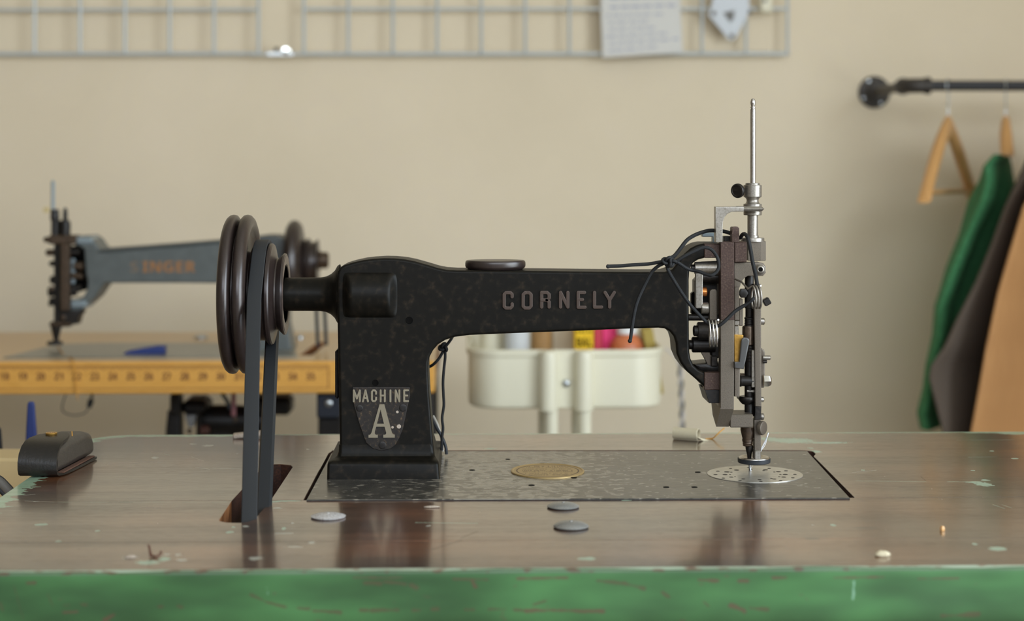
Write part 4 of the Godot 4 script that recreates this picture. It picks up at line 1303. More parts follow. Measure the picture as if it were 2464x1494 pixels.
func cords() -> void:
	var mb := MB.new()
	# drive belt: a ribbon with thickness, over the pulley and down through the slot
	var c := P(633, 707.5, 1.615)
	var ro := 131.0 * U(1.615)
	var near := T(599.5, 1249)
	var far := T(636.5, 1213)
	var loop := []
	var C2 := Vector2(-c.z, c.y)                           # (distance, height)
	var tangent := func(q: Vector2, side: float) -> float:
		var d := q - C2
		return d.angle() + side * acos(ro / d.length())
	var qn := Vector2(-near.z, near.y)
	var qf := Vector2(-far.z, far.y)
	var a_n: float = tangent.call(qn, -1.0)
	var a_f: float = tangent.call(qf, 1.0)
	var dn := (qn - (C2 + Vector2.from_angle(a_n) * ro)).normalized()
	var df := (qf - (C2 + Vector2.from_angle(a_f) * ro)).normalized()
	loop.append(qn + dn * 0.12)
	for k in 9:
		loop.append((qn + dn * 0.12).lerp(C2 + Vector2.from_angle(a_n) * ro, (k + 0.5) / 9.5))
	var span := wrapf(a_f - a_n, -TAU, 0.0)
	for k in 33:
		loop.append(C2 + Vector2.from_angle(a_n + span * k / 32.0) * ro)
	for k in 9:
		loop.append((C2 + Vector2.from_angle(a_f) * ro).lerp(qf + df * 0.12, (k + 1) / 9.5))
	loop.append(qf + df * 0.12)
	var rows := []
	var hw := 0.0065
	var n := loop.size()
	for i in n:
		var p: Vector2 = loop[i]
		var t: Vector2 = (loop[mini(n - 1, i + 1)] - loop[maxi(0, i - 1)]).normalized()
		var inn := Vector2(-t.y, t.x)
		if inn.dot(C2 - p) < 0.0:
			inn = -inn
		var f := clampf((c.y - p.y) / (c.y - TY), 0.0, 2.0)
		var xx := lerpf(c.x, near.x if i < n / 2 else far.x, f)
		var row := PackedVector3Array()
		for e in [[-hw, 0.0008], [-hw + 0.0008, 0.0], [hw - 0.0008, 0.0], [hw, 0.0008], [hw * 0.72, 0.0072], [-hw * 0.72, 0.0072]]:
			var g: Vector2 = p + inn * e[1]
			row.append(Vector3(xx + e[0], g.y, -g.x))
		rows.append(row)
	loft(mb, rows)
	tag(put("drive_belt", M.belt, mb, self, 50), "black rubber drive belt running from the big machine's pulley down through the bench slot", "belt")
	# the black lacing cord tied on the machine's head
	thing("lacing_cord", "black cord knotted around the embroidery machine's head and threaded through its wire coils", "cord", P(1600, 655, 1.56))
	var w := 1.563
	tbp("loose_end", M.cord, [1463, 641, 4, 1468, 640.5, 4, 1495, 639.5, 4, 1520, 637.5, 5, 1560, 635, 6, 1590, 630, 8, 1610, 627, 9], w, 4.3)
	tbp("loose_end", M.cord, [1516, 821, 1, 1517, 816, 1, 1522, 780, 1, 1527, 750, 1, 1534, 724, 1, 1549, 690, 1, 1566, 658, 3, 1580, 643, 5, 1594, 635, 7, 1610, 629, 8], w, 4.3)
	for e in [[1463.5, 641, 4], [1516, 820, 1]]:
		mb = MB.new()
		var o := P(e[0], e[1], w - e[2] * 0.001)
		lathe(mb, o - Vector3(5, 0, 0) * U(w), Vector3.RIGHT, [[0, 2.0 * U(w)], [2 * U(w), 5 * U(w)], [6 * U(w), 5 * U(w)], [9 * U(w), 3.6 * U(w)]], 12)
		put("frayed_tip", M.cord, mb)
	tbp("strand", M.cord, [1628, 628, 9, 1645, 617, 10, 1660, 609, 10, 1675, 602, 10, 1692, 595.5, 10, 1708, 598, 10, 1719, 608, 10, 1726.5, 621, 10, 1729.5, 636, 10, 1728, 647, 10, 1721, 657, 10, 1710.5, 662, 10, 1696.5, 659, 8, 1680, 652.5, 6, 1664, 650, 4, 1650, 644, 6, 1638, 636, 8, 1625, 627, 9], w, 4.3)
	tbp("strand", M.cord, [1610, 622, 2, 1622, 616, -2, 1634, 602, -10, 1650, 581, -14, 1662, 571, -16, 1680, 562, -18, 1704, 555, -20, 1724, 555, -22, 1744, 557, -24, 1761, 563, -24, 1772, 570, -26, 1781, 572, -20, 1786, 565, -12, 1792, 563, -2, 1799, 572, 6, 1805, 596, 9, 1811, 630, 10, 1818, 660, 10, 1822, 690, 8, 1822, 705, -4], w, 4.8)
	tbp("strand", M.cord, [1822, 705, -4, 1817, 715, 2, 1811, 720, 7, 1798, 731, 7, 1771, 747, 8, 1751, 766, 8, 1740, 776, 8, 1728, 784, 6, 1718, 786, 0], w, 4.4)
	tbp("strand", M.cord, [1718, 790, 0, 1708, 781, 4, 1700, 775, 6, 1680, 755, 6, 1660, 732, 6, 1640, 704, 6, 1620, 672, 7, 1607, 648, 8, 1606, 634, 9], w, 4.3)
	mb = MB.new()
	knot(mb, P(1606, 629, w - 0.012), 12.0 * U(w), 4.0 * U(w), Basis(Vector3(0, 0, 1), 0.3))
	knot(mb, P(1617, 631, w - 0.012), 10.0 * U(w), 3.9 * U(w), Basis(Vector3(0.3, 0, 1).normalized(), 1.5))
	put("knot", M.cord, mb, null, 60)
	# the cord that hangs behind the pillar
	thing("hanging_cord", "thin black cord with a round knot hanging under the arm beside the pillar", "cord", P(1068, 1090, 1.65))
	w = 1.65
	tbp("strand", M.cord, [1102, 795, 20, 1092, 805, 0, 1084, 818, 0, 1075, 830, 0, 1069, 838, 0], w, 3.6)
	tbp("strand", M.cord, [1066, 846, 0, 1058, 860, 0, 1048, 872, 0, 1036, 881, -4, 1022, 884, -14], w, 3.6)
	tbp("strand", M.cord, [1071, 845, 0, 1071, 862, 0, 1068, 890, 0, 1066, 920, 0, 1067, 950, 0, 1068, 975, 0, 1064, 1005, 0, 1066, 1030, 0, 1064, 1050, 0, 1063, 1083, 0], w, 3.4)
	mb = MB.new()
	knot(mb, P(1067, 836, w), 10.0 * U(w), 4.0 * U(w), Basis(Vector3(0, 0, 1), 0.7))
	put("knot", M.cord, mb, null, 60)
	mb = MB.new()
	tube(mb, curve(path([1040, 1008, 0, 1050, 1028, 4, 1060, 1045, 6, 1068, 1062, 6, 1073, 1078, 6, 1074.5, 1093, 6], 1.69), 6), 3.8 * U(1.69), 9)
	tag(put("power_cable", M.rubber, mb, self), "short black cable curving from behind the pillar down to the machine's bed", "cable")
	mb = MB.new()
	tube(mb, curve(path([1042, 1000, -8, 1052, 1020, -6, 1060, 1045, -4, 1064, 1070, -4, 1066, 1086, -4], 1.70), 6), 3.0 * U(1.7), 9)
	tag(put("clear_tube", plain(rgb8(176, 170, 160), 0.25), mb, self), "pale clear tube beside the black cable behind the pillar", "tube")
	# the white thread in the needle
	thing("needle_thread", "frayed white thread hanging through the needle of the black machine", "thread", T(1806, 1140, BT))
	tbp("tail", M.thread, [1830, 1086, 4, 1834, 1076, 4, 1839, 1066, 4, 1843, 1058, 4, 1846, 1050, 4, 1849, 1041, 4], 1.597, 1.5)
	tbp("tail", M.thread, [1830, 1085, 5, 1836, 1078, 5, 1842, 1068, 5, 1845, 1054, 5, 1847, 1048, 5], 1.597, 0.7)
	tbp("tail", M.thread, [1805, 1112, 3, 1804.5, 1122, 3, 1805.5, 1128, 3, 1807, 1133, 3], 1.597, 1.4)
	tbp("tail", M.thread, [1808, 1114, 3, 1810, 1121, 3, 1807, 1127, 3, 1806, 1140, 3], 1.597, 0.6)

# ---------- small things lying on the bench ----------
func dome(called: String, mat: Material, px: float, py: float, rx: float, high: float, label: String) -> void:
	var c := T(px, py + 4)
	var r := rx * U(-c.z)
	var mb := MB.new()
	lathe(mb, c, Vector3.UP, [[0.0, r * 0.92], [0.0008, r * 0.985], [0.0014, r], [high * 0.45, r * 0.94], [high * 0.75, r * 0.72], [high * 0.93, r * 0.4], [high, r * 0.1], [high * 1.12, r * 0.08], [high * 1.12, 0.0]], 40)
	tag(put(called, mat, mb, self, 50), label, "stud", "domed studs in the bench top")

func crumb(called: String, mat: Material, px: float, py: float, sx: float, sz: float, high: float, seed_: int, label: String, cat: String) -> void:
	var c := T(px, py)
	var u := U(-c.z)
	var r := RandomNumberGenerator.new()
	r.seed = seed_
	var mb := MB.new()
	var rows := []
	var bumps := []
	for j in 12:
		bumps.append(r.randf_range(0.7, 1.15))
	for e in [[0.0, 0.8], [0.3, 1.0], [0.7, 0.85], [1.0, 0.45]]:
		var row := PackedVector3Array()
		for j in 12:
			var a := TAU * j / 12
			row.append(c + Vector3(cos(a) * sx * u * e[1] * bumps[j], e[0] * high * (0.8 + 0.3 * bumps[(j + 3) % 12]), sin(a) * sz * u * e[1] * bumps[j]))
		rows.append(row)
	loft(mb, rows)
	tag(put(called, mat, mb, self, 50), label, cat)

func bench_things() -> void:
	dome("domed_stud", M.dome, 1355, 1217, 39, 0.0044, "grey metal domed stud in the bench top, the rear one of the close pair")
	dome("domed_stud", M.dome, 1374, 1265, 43, 0.0050, "grey metal domed stud in the bench top, the front one of the close pair")
	dome("domed_stud", M.dome_white, 790, 1241, 42, 0.0036, "low domed stud smeared with white paint, in front of the machine's plinth")
	crumb("wooden_bead", M.hanger, 2268, 1277, 6, 6, 0.0035, 3, "tiny round tan bead lying alone on the bench at the right", "bead")
	crumb("dried_scrap", M.tape, 2122, 1338, 20, 16, 0.0035, 4, "cream curled scrap lying near the bench's front edge at the right", "scrap")
	crumb("wood_splinter", M.chip, 1040, 1221, 20, 8, 0.0014, 5, "pale splinter lying on the bench in front of the machine's pillar", "splinter")
	var shav := MB.new()
	tube(shav, curve([T(362, 1342) + Vector3(0, 0.001, 0), T(360, 1336) + Vector3(0, 0.0045, 0), T(358, 1335) + Vector3(0, 0.007, 0), T(364, 1340) + Vector3(0, 0.0018, 0), T(374, 1342) + Vector3(0, 0.001, 0), T(384, 1340) + Vector3(0, 0.0016, 0), T(388, 1337) + Vector3(0, 0.003, 0)], 5), 0.0009, 7)
	tag(put("wood_shaving", M.suede, shav, self), "brown curled wood shaving among white paint flecks near the front edge", "shaving")
	crumb("paint_flake", M.chip, 314, 1341, 15, 14, 0.0016, 7, "white paint flake lying left of the brown wood shaving", "flake")
	# broken wooden peg at the rear edge
	var mb := MB.new()
	var c := T(600, 1054)
	box(mb, Vector3(-0.017, 0.0015, -0.007), Vector3(0.014, 0.0062, 0.006), 0.0012, Transform3D(Basis(Vector3.UP, 0.12) * Basis(Vector3(0, 0, 1), 0.08), c))
	tag(put("wooden_peg", M.chip, mb, self), "pale broken piece of wood at the bench's rear edge behind the drive belt", "peg")
	# paper tape tube with amber thread
	thing("tape_tube", "short cream masking tape tube with an amber thread at the bench's rear edge", "tape", T(1655, 1056))
	var d := -T(1655, 1056).z
	mb = MB.new()
	var o := P(1622, 1041.5, d)
	var r := 14.2 * U(d)
	var ax := Vector3(1, 0, 0.5).normalized()
	lathe(mb, o, ax, [[0.0006, r * 0.8], [0.0, r * 0.85], [0.0, r], [0.027, r * 0.98], [0.0275, r * 0.9], [0.026, r * 0.84], [0.0006, r * 0.8]], 32)
	put("roll", M.tape, mb)
	mb = MB.new()
	var e0 := o + ax * 0.026
	var row0 := [e0 + Vector3(0, -r, 0.001), e0 + Vector3(0.001, -r * 0.2, r * 0.8), e0 + Vector3(0.0, -r, 0.004)]
	mb.quad(e0 + Vector3(-0.001, -r * 0.3, r * 0.95), e0 + Vector3(0.006, -r * 0.96, r * 0.6), e0 + Vector3(0.012, -r * 0.98, 0), e0 + Vector3(0.0, -r * 0.9, -r * 0.3))
	mb.quad(e0 + Vector3(-0.001, -r * 0.3, r * 0.95), e0 + Vector3(0.0, -r * 0.95, -r * 0.3), e0 + Vector3(0.012, -r, 0), e0 + Vector3(0.006, -r, r * 0.6))
	put("torn_end", M.tape, mb)
	tbp("thread_end", M.amber, [1698, 1056, 0, 1706, 1055.5, 0, 1716, 1054, 2, 1723, 1048, 4, 1730, 1041, 4, 1737, 1035, 2, 1743, 1030, 0], d, 1.6)
	# leather pouch
	var xa := T(45, 1150).x
	var xb := T(138, 1150).x
	var zf := T(90, 1151).z
	var zb := T(228, 1103).z
	thing("leather_pouch", "small dark brown leather pouch with a brass snap, lying at the bench's left end", "pouch", Vector3((xa + xb) / 2, TY, (zf + zb) / 2))
	var pouch := cur
	var sk := 0.010                                         # the far end leans a little to the right
	mb = MB.new()
	var rows := []
	for e in [[0.004, 0.0045, 0.023], [0.012, 0.003, 0.0275], [0.05, 0.003, 0.030], [0.09, 0.003, 0.030], [0.104, 0.003, 0.027], [0.109, 0.004, 0.020]]:
		var t: float = e[0] / 0.109
		var row := PackedVector3Array()
		var ring := rr(xa + 0.003 + sk * t, xb - 0.0005 + sk * t, TY + e[1], TY + e[2], 0.0, 0.0075 if e[2] > 0.024 else 0.006, 5)
		for v in ring:
			row.append(Vector3(v.x, v.z, zf - e[0]))
		rows.append(row)
	loft(mb, rows)
	put("body", M.leather_side, mb, pouch, 50)
	mb = MB.new()                                           # the flap: a strap 3 mm thick that wraps the front end
	var prof := [[-0.060, 0.0335], [-0.045, 0.0338], [-0.030, 0.0332], [-0.018, 0.0318], [-0.009, 0.0285], [-0.002, 0.0225], [0.0016, 0.015], [0.0016, 0.008], [-0.0012, 0.0032], [-0.006, 0.0012], [-0.02, 0.0008], [-0.05, 0.0006], [-0.104, 0.0006]]
	rows = []
	for i in prof.size():
		var q := Vector2(prof[i][0], prof[i][1])
		var tn := (Vector2(prof[mini(prof.size() - 1, i + 1)][0], prof[mini(prof.size() - 1, i + 1)][1]) - Vector2(prof[maxi(0, i - 1)][0], prof[maxi(0, i - 1)][1])).normalized()
		var inn := Vector2(tn.y, -tn.x) * (-0.0026)
		if i == 0:
			inn *= 0.6
		if i > 8:
			inn = Vector2(0, 0.0024)
		var q2 := q + inn if i > 8 else q - inn
		var t := clampf(-q.x / 0.109, 0, 1)
		var ext := 0.0
		if i > 8:
			ext = 0.0045 * smoothstep(0.0, 0.03, -q.x)     # the lower layer stands out at the right
		var nar := 0.010 * smoothstep(0.035, 0.062, -q.x) if i < 3 else 0.0
		rows.append(PackedVector3Array([Vector3(xa + sk * t + nar, TY + q.y, zf + q.x), Vector3(xb + sk * t + ext - nar, TY + q.y, zf + q.x), Vector3(xb + sk * t + ext - nar, TY + q2.y, zf + q2.x), Vector3(xa + sk * t + nar, TY + q2.y, zf + q2.x)]))
	loft(mb, rows)
	put("flap", M.leather, mb, pouch, 42)
	mb = MB.new()
	box(mb, Vector3(-0.003, TY + 0.0031, -0.092), Vector3(0.0036, TY + 0.0044, 0.0), 0.0005, Transform3D(Basis(Vector3.UP, -0.09), Vector3(xb + 0.001, 0, zf - 0.010)))
	put("raw_edge", M.suede, mb, pouch)
	mb = MB.new()
	var sc := Vector3((xa + xb) / 2 - 0.001 + 0.003, TY + 0.0345, zf - 0.044)
	lathe(mb, sc, Vector3.UP, [[-0.001, 0.0050], [0.0002, 0.0055], [0.0008, 0.0055], [0.0013, 0.0049], [0.0012, 0.0043], [0.0014, 0.0]], 32)
	var snap := put("brass_snap", M.brass, mb, pouch)
	for e in [[-0.0032, 0.2], [-0.001, 0.5], [0.0014, -0.3], [0.0028, 0.2]]:
		mb = MB.new()
		box(mb, Vector3(-0.0002, 0, -0.0011), Vector3(0.0002, 0.00012, 0.0011), 0.00005, Transform3D(Basis(Vector3.UP, e[1]), sc + Vector3(e[0], 0.0013, 0.0003)))
		put("stamped_mark", M.ink, mb, snap)
	for k in 6:
		mb = MB.new()
		var o2 := Vector3(xb + 0.0042 - 0.0022 * k * 0.45 + 0.002, TY + 0.0302 + 0.0002 * k, zf - 0.060 - 0.004 * k)
		box(mb, Vector3(-0.0006, -0.0003, -0.0002), Vector3(0.0006, 0.0002, 0.0002), 0.00005, Transform3D(Basis(Vector3.UP, 0.3), o2 - Vector3(0.006, 0, 0)))
		put("stitch", M.amber, mb, pouch)

# ---------- the second table with the grey machine ----------
const D2 := 2.566        # front edge of the second table
const E2 := 2.72         # middle of the second machine

func second_table() -> void:
	var xl := -1.25
	var xr := P(1046, 868, D2).x
	thing("sewing_table", "pale wooden sewing table against the wall with a yellow inch ruler along its front edge", "table", Vector3((xl + xr) / 2, 0, -2.82))
	var tn := cur
	var z0 := -D2
	var z1 := -3.05
	# the top with its belt slot as a notch between two boards
	var s := level([718, 855, 750, 855, 790, 822, 764, 822])
	var zc: float = -(s[0].y)
	var thick := 0.046
	var mb := MB.new()
	var sides := MB.new()
	slab(mb, PackedVector2Array([Vector2(xl, -zc), Vector2(xl, -z1), Vector2(xr, -z1), Vector2(xr, -zc), Vector2(s[1].x, -zc), s[2], s[3], Vector2(s[0].x, -zc)]), 0.0, -thick, 0.0008, 1, flat(TY), sides)
	put("board", M.pine, mb, tn, 30, null, sides, M.rawwood)
	mb = MB.new()
	box(mb, Vector3(xl, TY - thick, zc + 0.0001), Vector3(xr, TY, z0 - 0.008), 0.0008)
	put("board", M.pine, mb, tn)
	mb = MB.new()
	box(mb, Vector3(xl, TY - 0.0485, z0 - 0.008), Vector3(xr, TY - 0.0004, z0), 0.0024)
	var edge := put("ruler_edge", M.ruler, mb, tn)
	# printed inches: lines, ticks and numbers
	mb = MB.new()
	var zt := z0 + 0.0003
	for y in [881.5, 936.0]:
		var a := P(-20, y, D2)
		box(mb, Vector3(xl + 0.02, a.y - 0.0005, z0 - 0.0002), Vector3(P(790, y, D2).x, a.y + 0.0005, zt), 0.0001)
	box(mb, Vector3(P(789, 881, D2).x, P(789, 936, D2).y, z0 - 0.0002), Vector3(P(791, 881, D2).x, P(789, 881, D2).y, zt), 0.0001)
	put("ruler_line", M.ink, mb, edge)
	mb = MB.new()
	for i in 8 * 20:
		var px := 10.0 + 43.4 * (i - 8.0) / 8.0
		if px < -30 or px > 786:
			continue
		var a := P(px, 882, D2)
		var l: float = [12, 6, 8, 6, 10, 6, 8, 6][i % 8] * U(D2)
		box(mb, Vector3(a.x - 0.0005, a.y - l, z0 - 0.0002), Vector3(a.x + 0.0005, a.y, zt), 0.0001)
	var ticks := put("ruler_ticks", M.ink, mb, edge)
	ticks.set_meta("kind", "stuff")
	for i in 18:
		var px := 11.0 + 43.3 * i
		lettering("numeral", M.ink, str(18 + i), "Droid Sans", px - 10, 897, px + 11, 914, D2, 0.0006, edge)
	for e in [[P(790, 950, D2).x, -D2 - 0.06], [P(1012, 950, D2 + 0.04).x, -D2 - 0.06], [xl + 0.08, -D2 - 0.06], [xl + 0.08, -2.98], [P(1012, 950, D2 + 0.04).x, -2.98]]:
		mb = MB.new()
		box(mb, Vector3(e[0] - 0.019, 0, e[1] - 0.02), Vector3(e[0] + 0.019, TY - thick, e[1] + 0.02), 0.002)
		put("leg", M.pipe_dark, mb, tn)
	# black mounting bracket with its bolt, under the right part of the top
	bxp("mounting_bracket", plain(rgb8(42, 45, 54), 0.45, 0.3), 762, 946, 818, 1006, D2 + 0.02, 0.05, 0.002, tn)
	bxp("mounting_bracket", M.oily, 766, 1006, 818, 1100, D2 + 0.03, 0.05, 0.002, tn)
	zlp("bracket_bolt", M.zinc, 791, 970, D2 + 0.02, [[0, 9], [3, 9], [5, 7], [6, 3], [6, 0]], 18, tn)

func second_machine() -> void:
	thing("grey_embroidery_machine", "grey painted embroidery machine with worn gilt lettering, standing on the pale table behind", "sewing machine", P(420, 845, E2))
	var m := cur
	var d := E2
	var bt := TY + 0.002
	var mb := MB.new()
	slab(mb, level([8, 859, 716, 857, 705, 826, 260, 824, 140, 827], bt), 0.0, -0.008, 0.0012, 2, flat(bt))
	put("bed", M.plate2, mb, m)
	# arm, pillar and head bracket in one casting
	mb = MB.new()
	slab(mb, poly([246, 603, 330, 597, 440, 589, 530, 582, 600, 574, 650, 571, 672, 574, 688, 584, 690, 610, 690, 700, 690, 780, 698, 820, 704, 848, 566, 850, 572, 815, 574, 740, 568, 705, 552, 688, 528, 682, 440, 681, 330, 681, 252, 681,
		238, 700, 228, 716, 208, 734, 196, 745, 186, 748, 166, 748, 166, 722, 186, 722, 200, 714, 208, 700, 211, 680, 206, 660, 204, 630, 202, 600, 190, 592, 180, 590, 180, 569, 212, 568, 226, 578, 236, 594], d), -d, -d - 0.075, 0.003, 3)
	put("casting", M.grey_paint, mb, m, 40)
	plp("arm_rim", M.grey_dark, [232, 606, 246, 599, 330, 593, 440, 585, 530, 578, 605, 570, 605, 578, 530, 586, 440, 594, 330, 602, 246, 609], d - 0.002, 0.07, 0.002, m)
	plp("pillar_cap", M.grey_dark, [606, 571, 640, 566, 668, 567, 684, 575, 692, 590, 694, 640, 606, 640], d - 0.003, 0.08, 0.003, m)
	bxp("bracket_pad", M.grey_lit, 180, 570, 222, 588, d - 0.003, 0.05, 0.003, m)
	bxp("bracket_pad", M.grey_lit, 168, 722, 208, 741, d - 0.003, 0.05, 0.003, m)
	lettering("gilt_lettering", M.gilt_worn, "S", "Droid Sans", 313, 629, 333, 655, d, 0.0006, m)
	lettering("gilt_lettering", M.gilt, "INGER", "Droid Sans", 343, 628, 470, 655, d, 0.0008, m)
	# hand wheel and pulleys on the right
	hlp("hand_wheel", M.wheel, 630, d + 0.035, [[684, 0], [686, 60], [690, 84], [697, 96], [707, 101], [718, 98], [726, 88], [730, 70], [732, 0]], 48, m)
	hlp("belt_pulley", M.wheel, 630, d + 0.035, [[726, 0], [727, 48], [731, 56], [735, 50], [739, 56], [745, 57], [748, 50], [751, 48], [760, 48], [763, 54], [766, 54], [768, 0]], 40, m)
	hlp("wheel_knob", M.brown_metal, 626, d + 0.035, [[764, 22], [770, 24], [772, 20], [786, 20], [791, 16], [792, 0]], 28, m)
	# the head
	vlp("needle_bar", M.grey_lit, 127.5, d, [[434, 2], [437, 4.5], [505, 4.5]], 14, m)
	vlp("head_post", M.oily, 132, d, [[503, 7], [505, 10], [522, 11], [526, 12], [530, 9], [566, 9]], 18, m)
	vlp("head_post", M.oily, 157, d, [[500, 4], [512, 6], [528, 6], [532, 12], [545, 13], [566, 12]], 18, m)
	vlp("head_post", M.dark, 145, d + 0.01, [[530, 5], [566, 5]], 12, m)
	bxp("yellow_tab", M.pale_tab, 104, 499, 118, 511, d - 0.002, 0.004, 0.0006, m)
	bxp("top_plate", M.brown_metal, 116, 566, 182, 588, d - 0.012, 0.04, 0.002, m)
	vlp("side_knob", M.brown_metal, 113, d, [[570, 6], [574, 9], [580, 8], [583, 5]], 16, m)
	bxp("face_bar", M.brown_metal, 145, 586, 166, 748, d - 0.014, 0.02, 0.002, m)
	bxp("presser_bar", M.oily, 129, 586, 143, 792, d - 0.004, 0.014, 0.002, m)
	bxp("mechanism", M.black, 166, 592, 204, 700, d + 0.02, 0.03, 0.003, m)
	bxp("link", M.grey_lit, 169, 622, 179, 684, d, 0.01, 0.002, m)
	for e in [[180, 606, 12, 9, 0], [190, 640, 10, 10, 1], [186, 664, 12, 8, 1], [182, 694, 12, 9, 0], [174, 702, 10, 10, 0]]:
		hlp("roller", [M.oily, M.brown_metal][e[4]], e[1], d, [[e[0] - e[2], 0], [e[0] - e[2], e[3]], [e[0] + e[2], e[3]], [e[0] + e[2], 0]], 16, m)
	for e in [[108, 600, 132, 616], [116, 628, 132, 641], [118, 664, 132, 684], [113, 690, 130, 714], [116, 716, 131, 736], [114, 727, 124, 738]]:
		bxp("head_lug", M.oily if e[0] != 108 else M.brown_metal, e[0], e[1], e[2], e[3], d - 0.002, 0.012, 0.003, m)
	zlp("head_stud", M.brown_metal, 124, 694, d - 0.003, [[0, 6], [3, 6], [5, 3], [5, 0]], 14, m)
	bxp("foot_block", M.brown_metal, 117, 774, 170, 787, d - 0.006, 0.026, 0.003, m)
	plp("toe", M.oily, [145, 745, 200, 748, 190, 762, 186, 780, 150, 782, 145, 765], d - 0.004, 0.03, 0.002, m)
	zlp("head_stud", M.brown_metal, 153, 764, d - 0.005, [[0, 6], [3, 6], [4, 3], [4, 0]], 14, m)
	vlp("clamp_cone", M.dark, 135, d, [[786, 13], [792, 12], [805, 9], [818, 6], [828, 5]], 18, m)
	vlp("foot_ring", M.oily, 132, d, [[820, 14], [823, 19], [829, 19]], 24, m)
	# its belt, the blue wedge, the amber thread and the bits on the table
	mb = MB.new()
	for e in [[757, 640, 764, 824, 0.02], [779, 700, 784, 820, -0.02]]:
		tube(mb, PackedVector3Array([P(e[0], e[1], d + 0.035), P(e[2] + 1, e[3] + 10, d - 0.0)]), 4.6 * U(d), 6)
	tag(put("table_belt", M.belt, mb, self, 40), "thin black drive belt falling from the grey machine's pulley into the table slot", "belt")
	mb = MB.new()
	var wp := level([287, 857, 396, 854, 398, 843], bt)
	slab(mb, poly([288, 856, 305, 845, 340, 838, 378, 832, 396, 832, 396, 852, 345, 855, 300, 858], 2.655), -2.655, -2.675, 0.002)
	tag(put("blue_wedge", M.blue, mb, self), "dark blue plastic wedge lying on the grey machine's bed", "wedge")
	mb = MB.new()
	tube(mb, curve([T(138, 830, bt) + Vector3(0, 0.002, 0), T(146, 846, bt) + Vector3(0, 0.001, 0), T(158, 859, TY) + Vector3(0, 0.001, 0), T(172, 864, TY) + Vector3(0, 0.001, 0), P(176, 869, D2 - 0.002), P(180, 905, D2 - 0.003), P(184, 940, D2 - 0.003), P(187, 962, D2 - 0.003)], 6), 1.4 * U(D2), 7)
	tag(put("amber_thread", M.amber, mb, self), "amber thread trailing from the grey machine over the yellow ruler edge", "thread")
	for e in [[484, 811, 17, "small shiny metal cap on the pale table behind the grey machine's arm"], [722, 812, 9, "tiny shiny button on the pale table beside the grey machine's belt"]]:
		mb = MB.new()
		var c := T(e[0], e[1] + 3)
		var r: float = e[2] * U(-c.z)
		lathe(mb, c, Vector3.UP, [[0, r], [0.003, r], [0.006, r * 0.7], [0.007, 0]], 20)
		tag(put("metal_cap", M.zinc, mb, self), e[3], "cap")

func under_table() -> void:
	var d := 2.72
	thing("sewing_motor", "dark clutch motor hanging under the pale sewing table", "motor", P(520, 1030, d))
	var m := cur
	bxp("motor_hanger", M.oily, 408, 946, 432, 1000, d - 0.02, 0.04, 0.004, m)
	plp("motor_hanger", M.oily, [402, 990, 432, 985, 434, 1100, 394, 1100, 398, 1030], d - 0.01, 0.04, 0.004, m)
	bxp("motor_housing", M.oily, 434, 964, 496, 1000, d, 0.08, 0.008, m)
	hlp("motor_housing", M.oily, 1012, d + 0.05, [[492, 0], [494, 34], [500, 38], [560, 38], [585, 36], [640, 34], [645, 0]], 32, m)
	bxp("motor_housing", M.oily, 600, 957, 700, 1000, d + 0.02, 0.06, 0.006, m)
	bxp("motor_housing", M.oily, 470, 990, 560, 1100, d + 0.03, 0.06, 0.006, m)
	plp("oil_cup", plain(rgb8(120, 118, 116), 0.5), [444, 999, 470, 999, 464, 1028, 452, 1028], d - 0.01, 0.02, 0.002, m)
	zlp("motor_bolt", M.brown_metal, 456, 1037, d - 0.012, [[0, 7], [4, 6], [5, 0]], 14, m)
	bxp("terminal_box", plain(rgb8(70, 36, 24), 0.6), 478, 1026, 502, 1046, d - 0.01, 0.02, 0.003, m)
	zlp("motor_bolt", M.brown_metal, 566, 1008, d - 0.02, [[0, 7], [4, 6], [5, 0]], 14, m)
	vlp("pink_rod", plain(rgb8(150, 96, 98), 0.5), 562, d - 0.03, [[944, 5.5], [990, 6], [1000, 6]], 14, m)
	tbp("motor_wire", M.rubber, [533, 944, 10, 541, 956, 10, 549, 970, 10, 553, 984, 10], d - 0.02, 5, m)
	var mb := MB.new()
	tube(mb, curve(path([222, 944, 0, 221, 955, 0, 219, 964, 0], 2.66), 5), 3.2 * U(2.66), 8)
	tube(mb, curve(path([219, 962, 0, 217, 970, 0, 214, 980, 0], 2.66), 5), 8.0 * U(2.66), 10, false, 0.75)
	tube(mb, curve(path([215, 978, 0, 206, 992, 0, 190, 998, 0, 170, 998, 0, 152, 990, 0, 150, 975, 0, 156, 955, 0, 162, 940, 0], 2.68), 5), 1.4 * U(2.68), 7)
	tag(put("cable_plug", M.rubber, mb, self), "black plug with a looping thin cable hanging under the pale table", "plug")

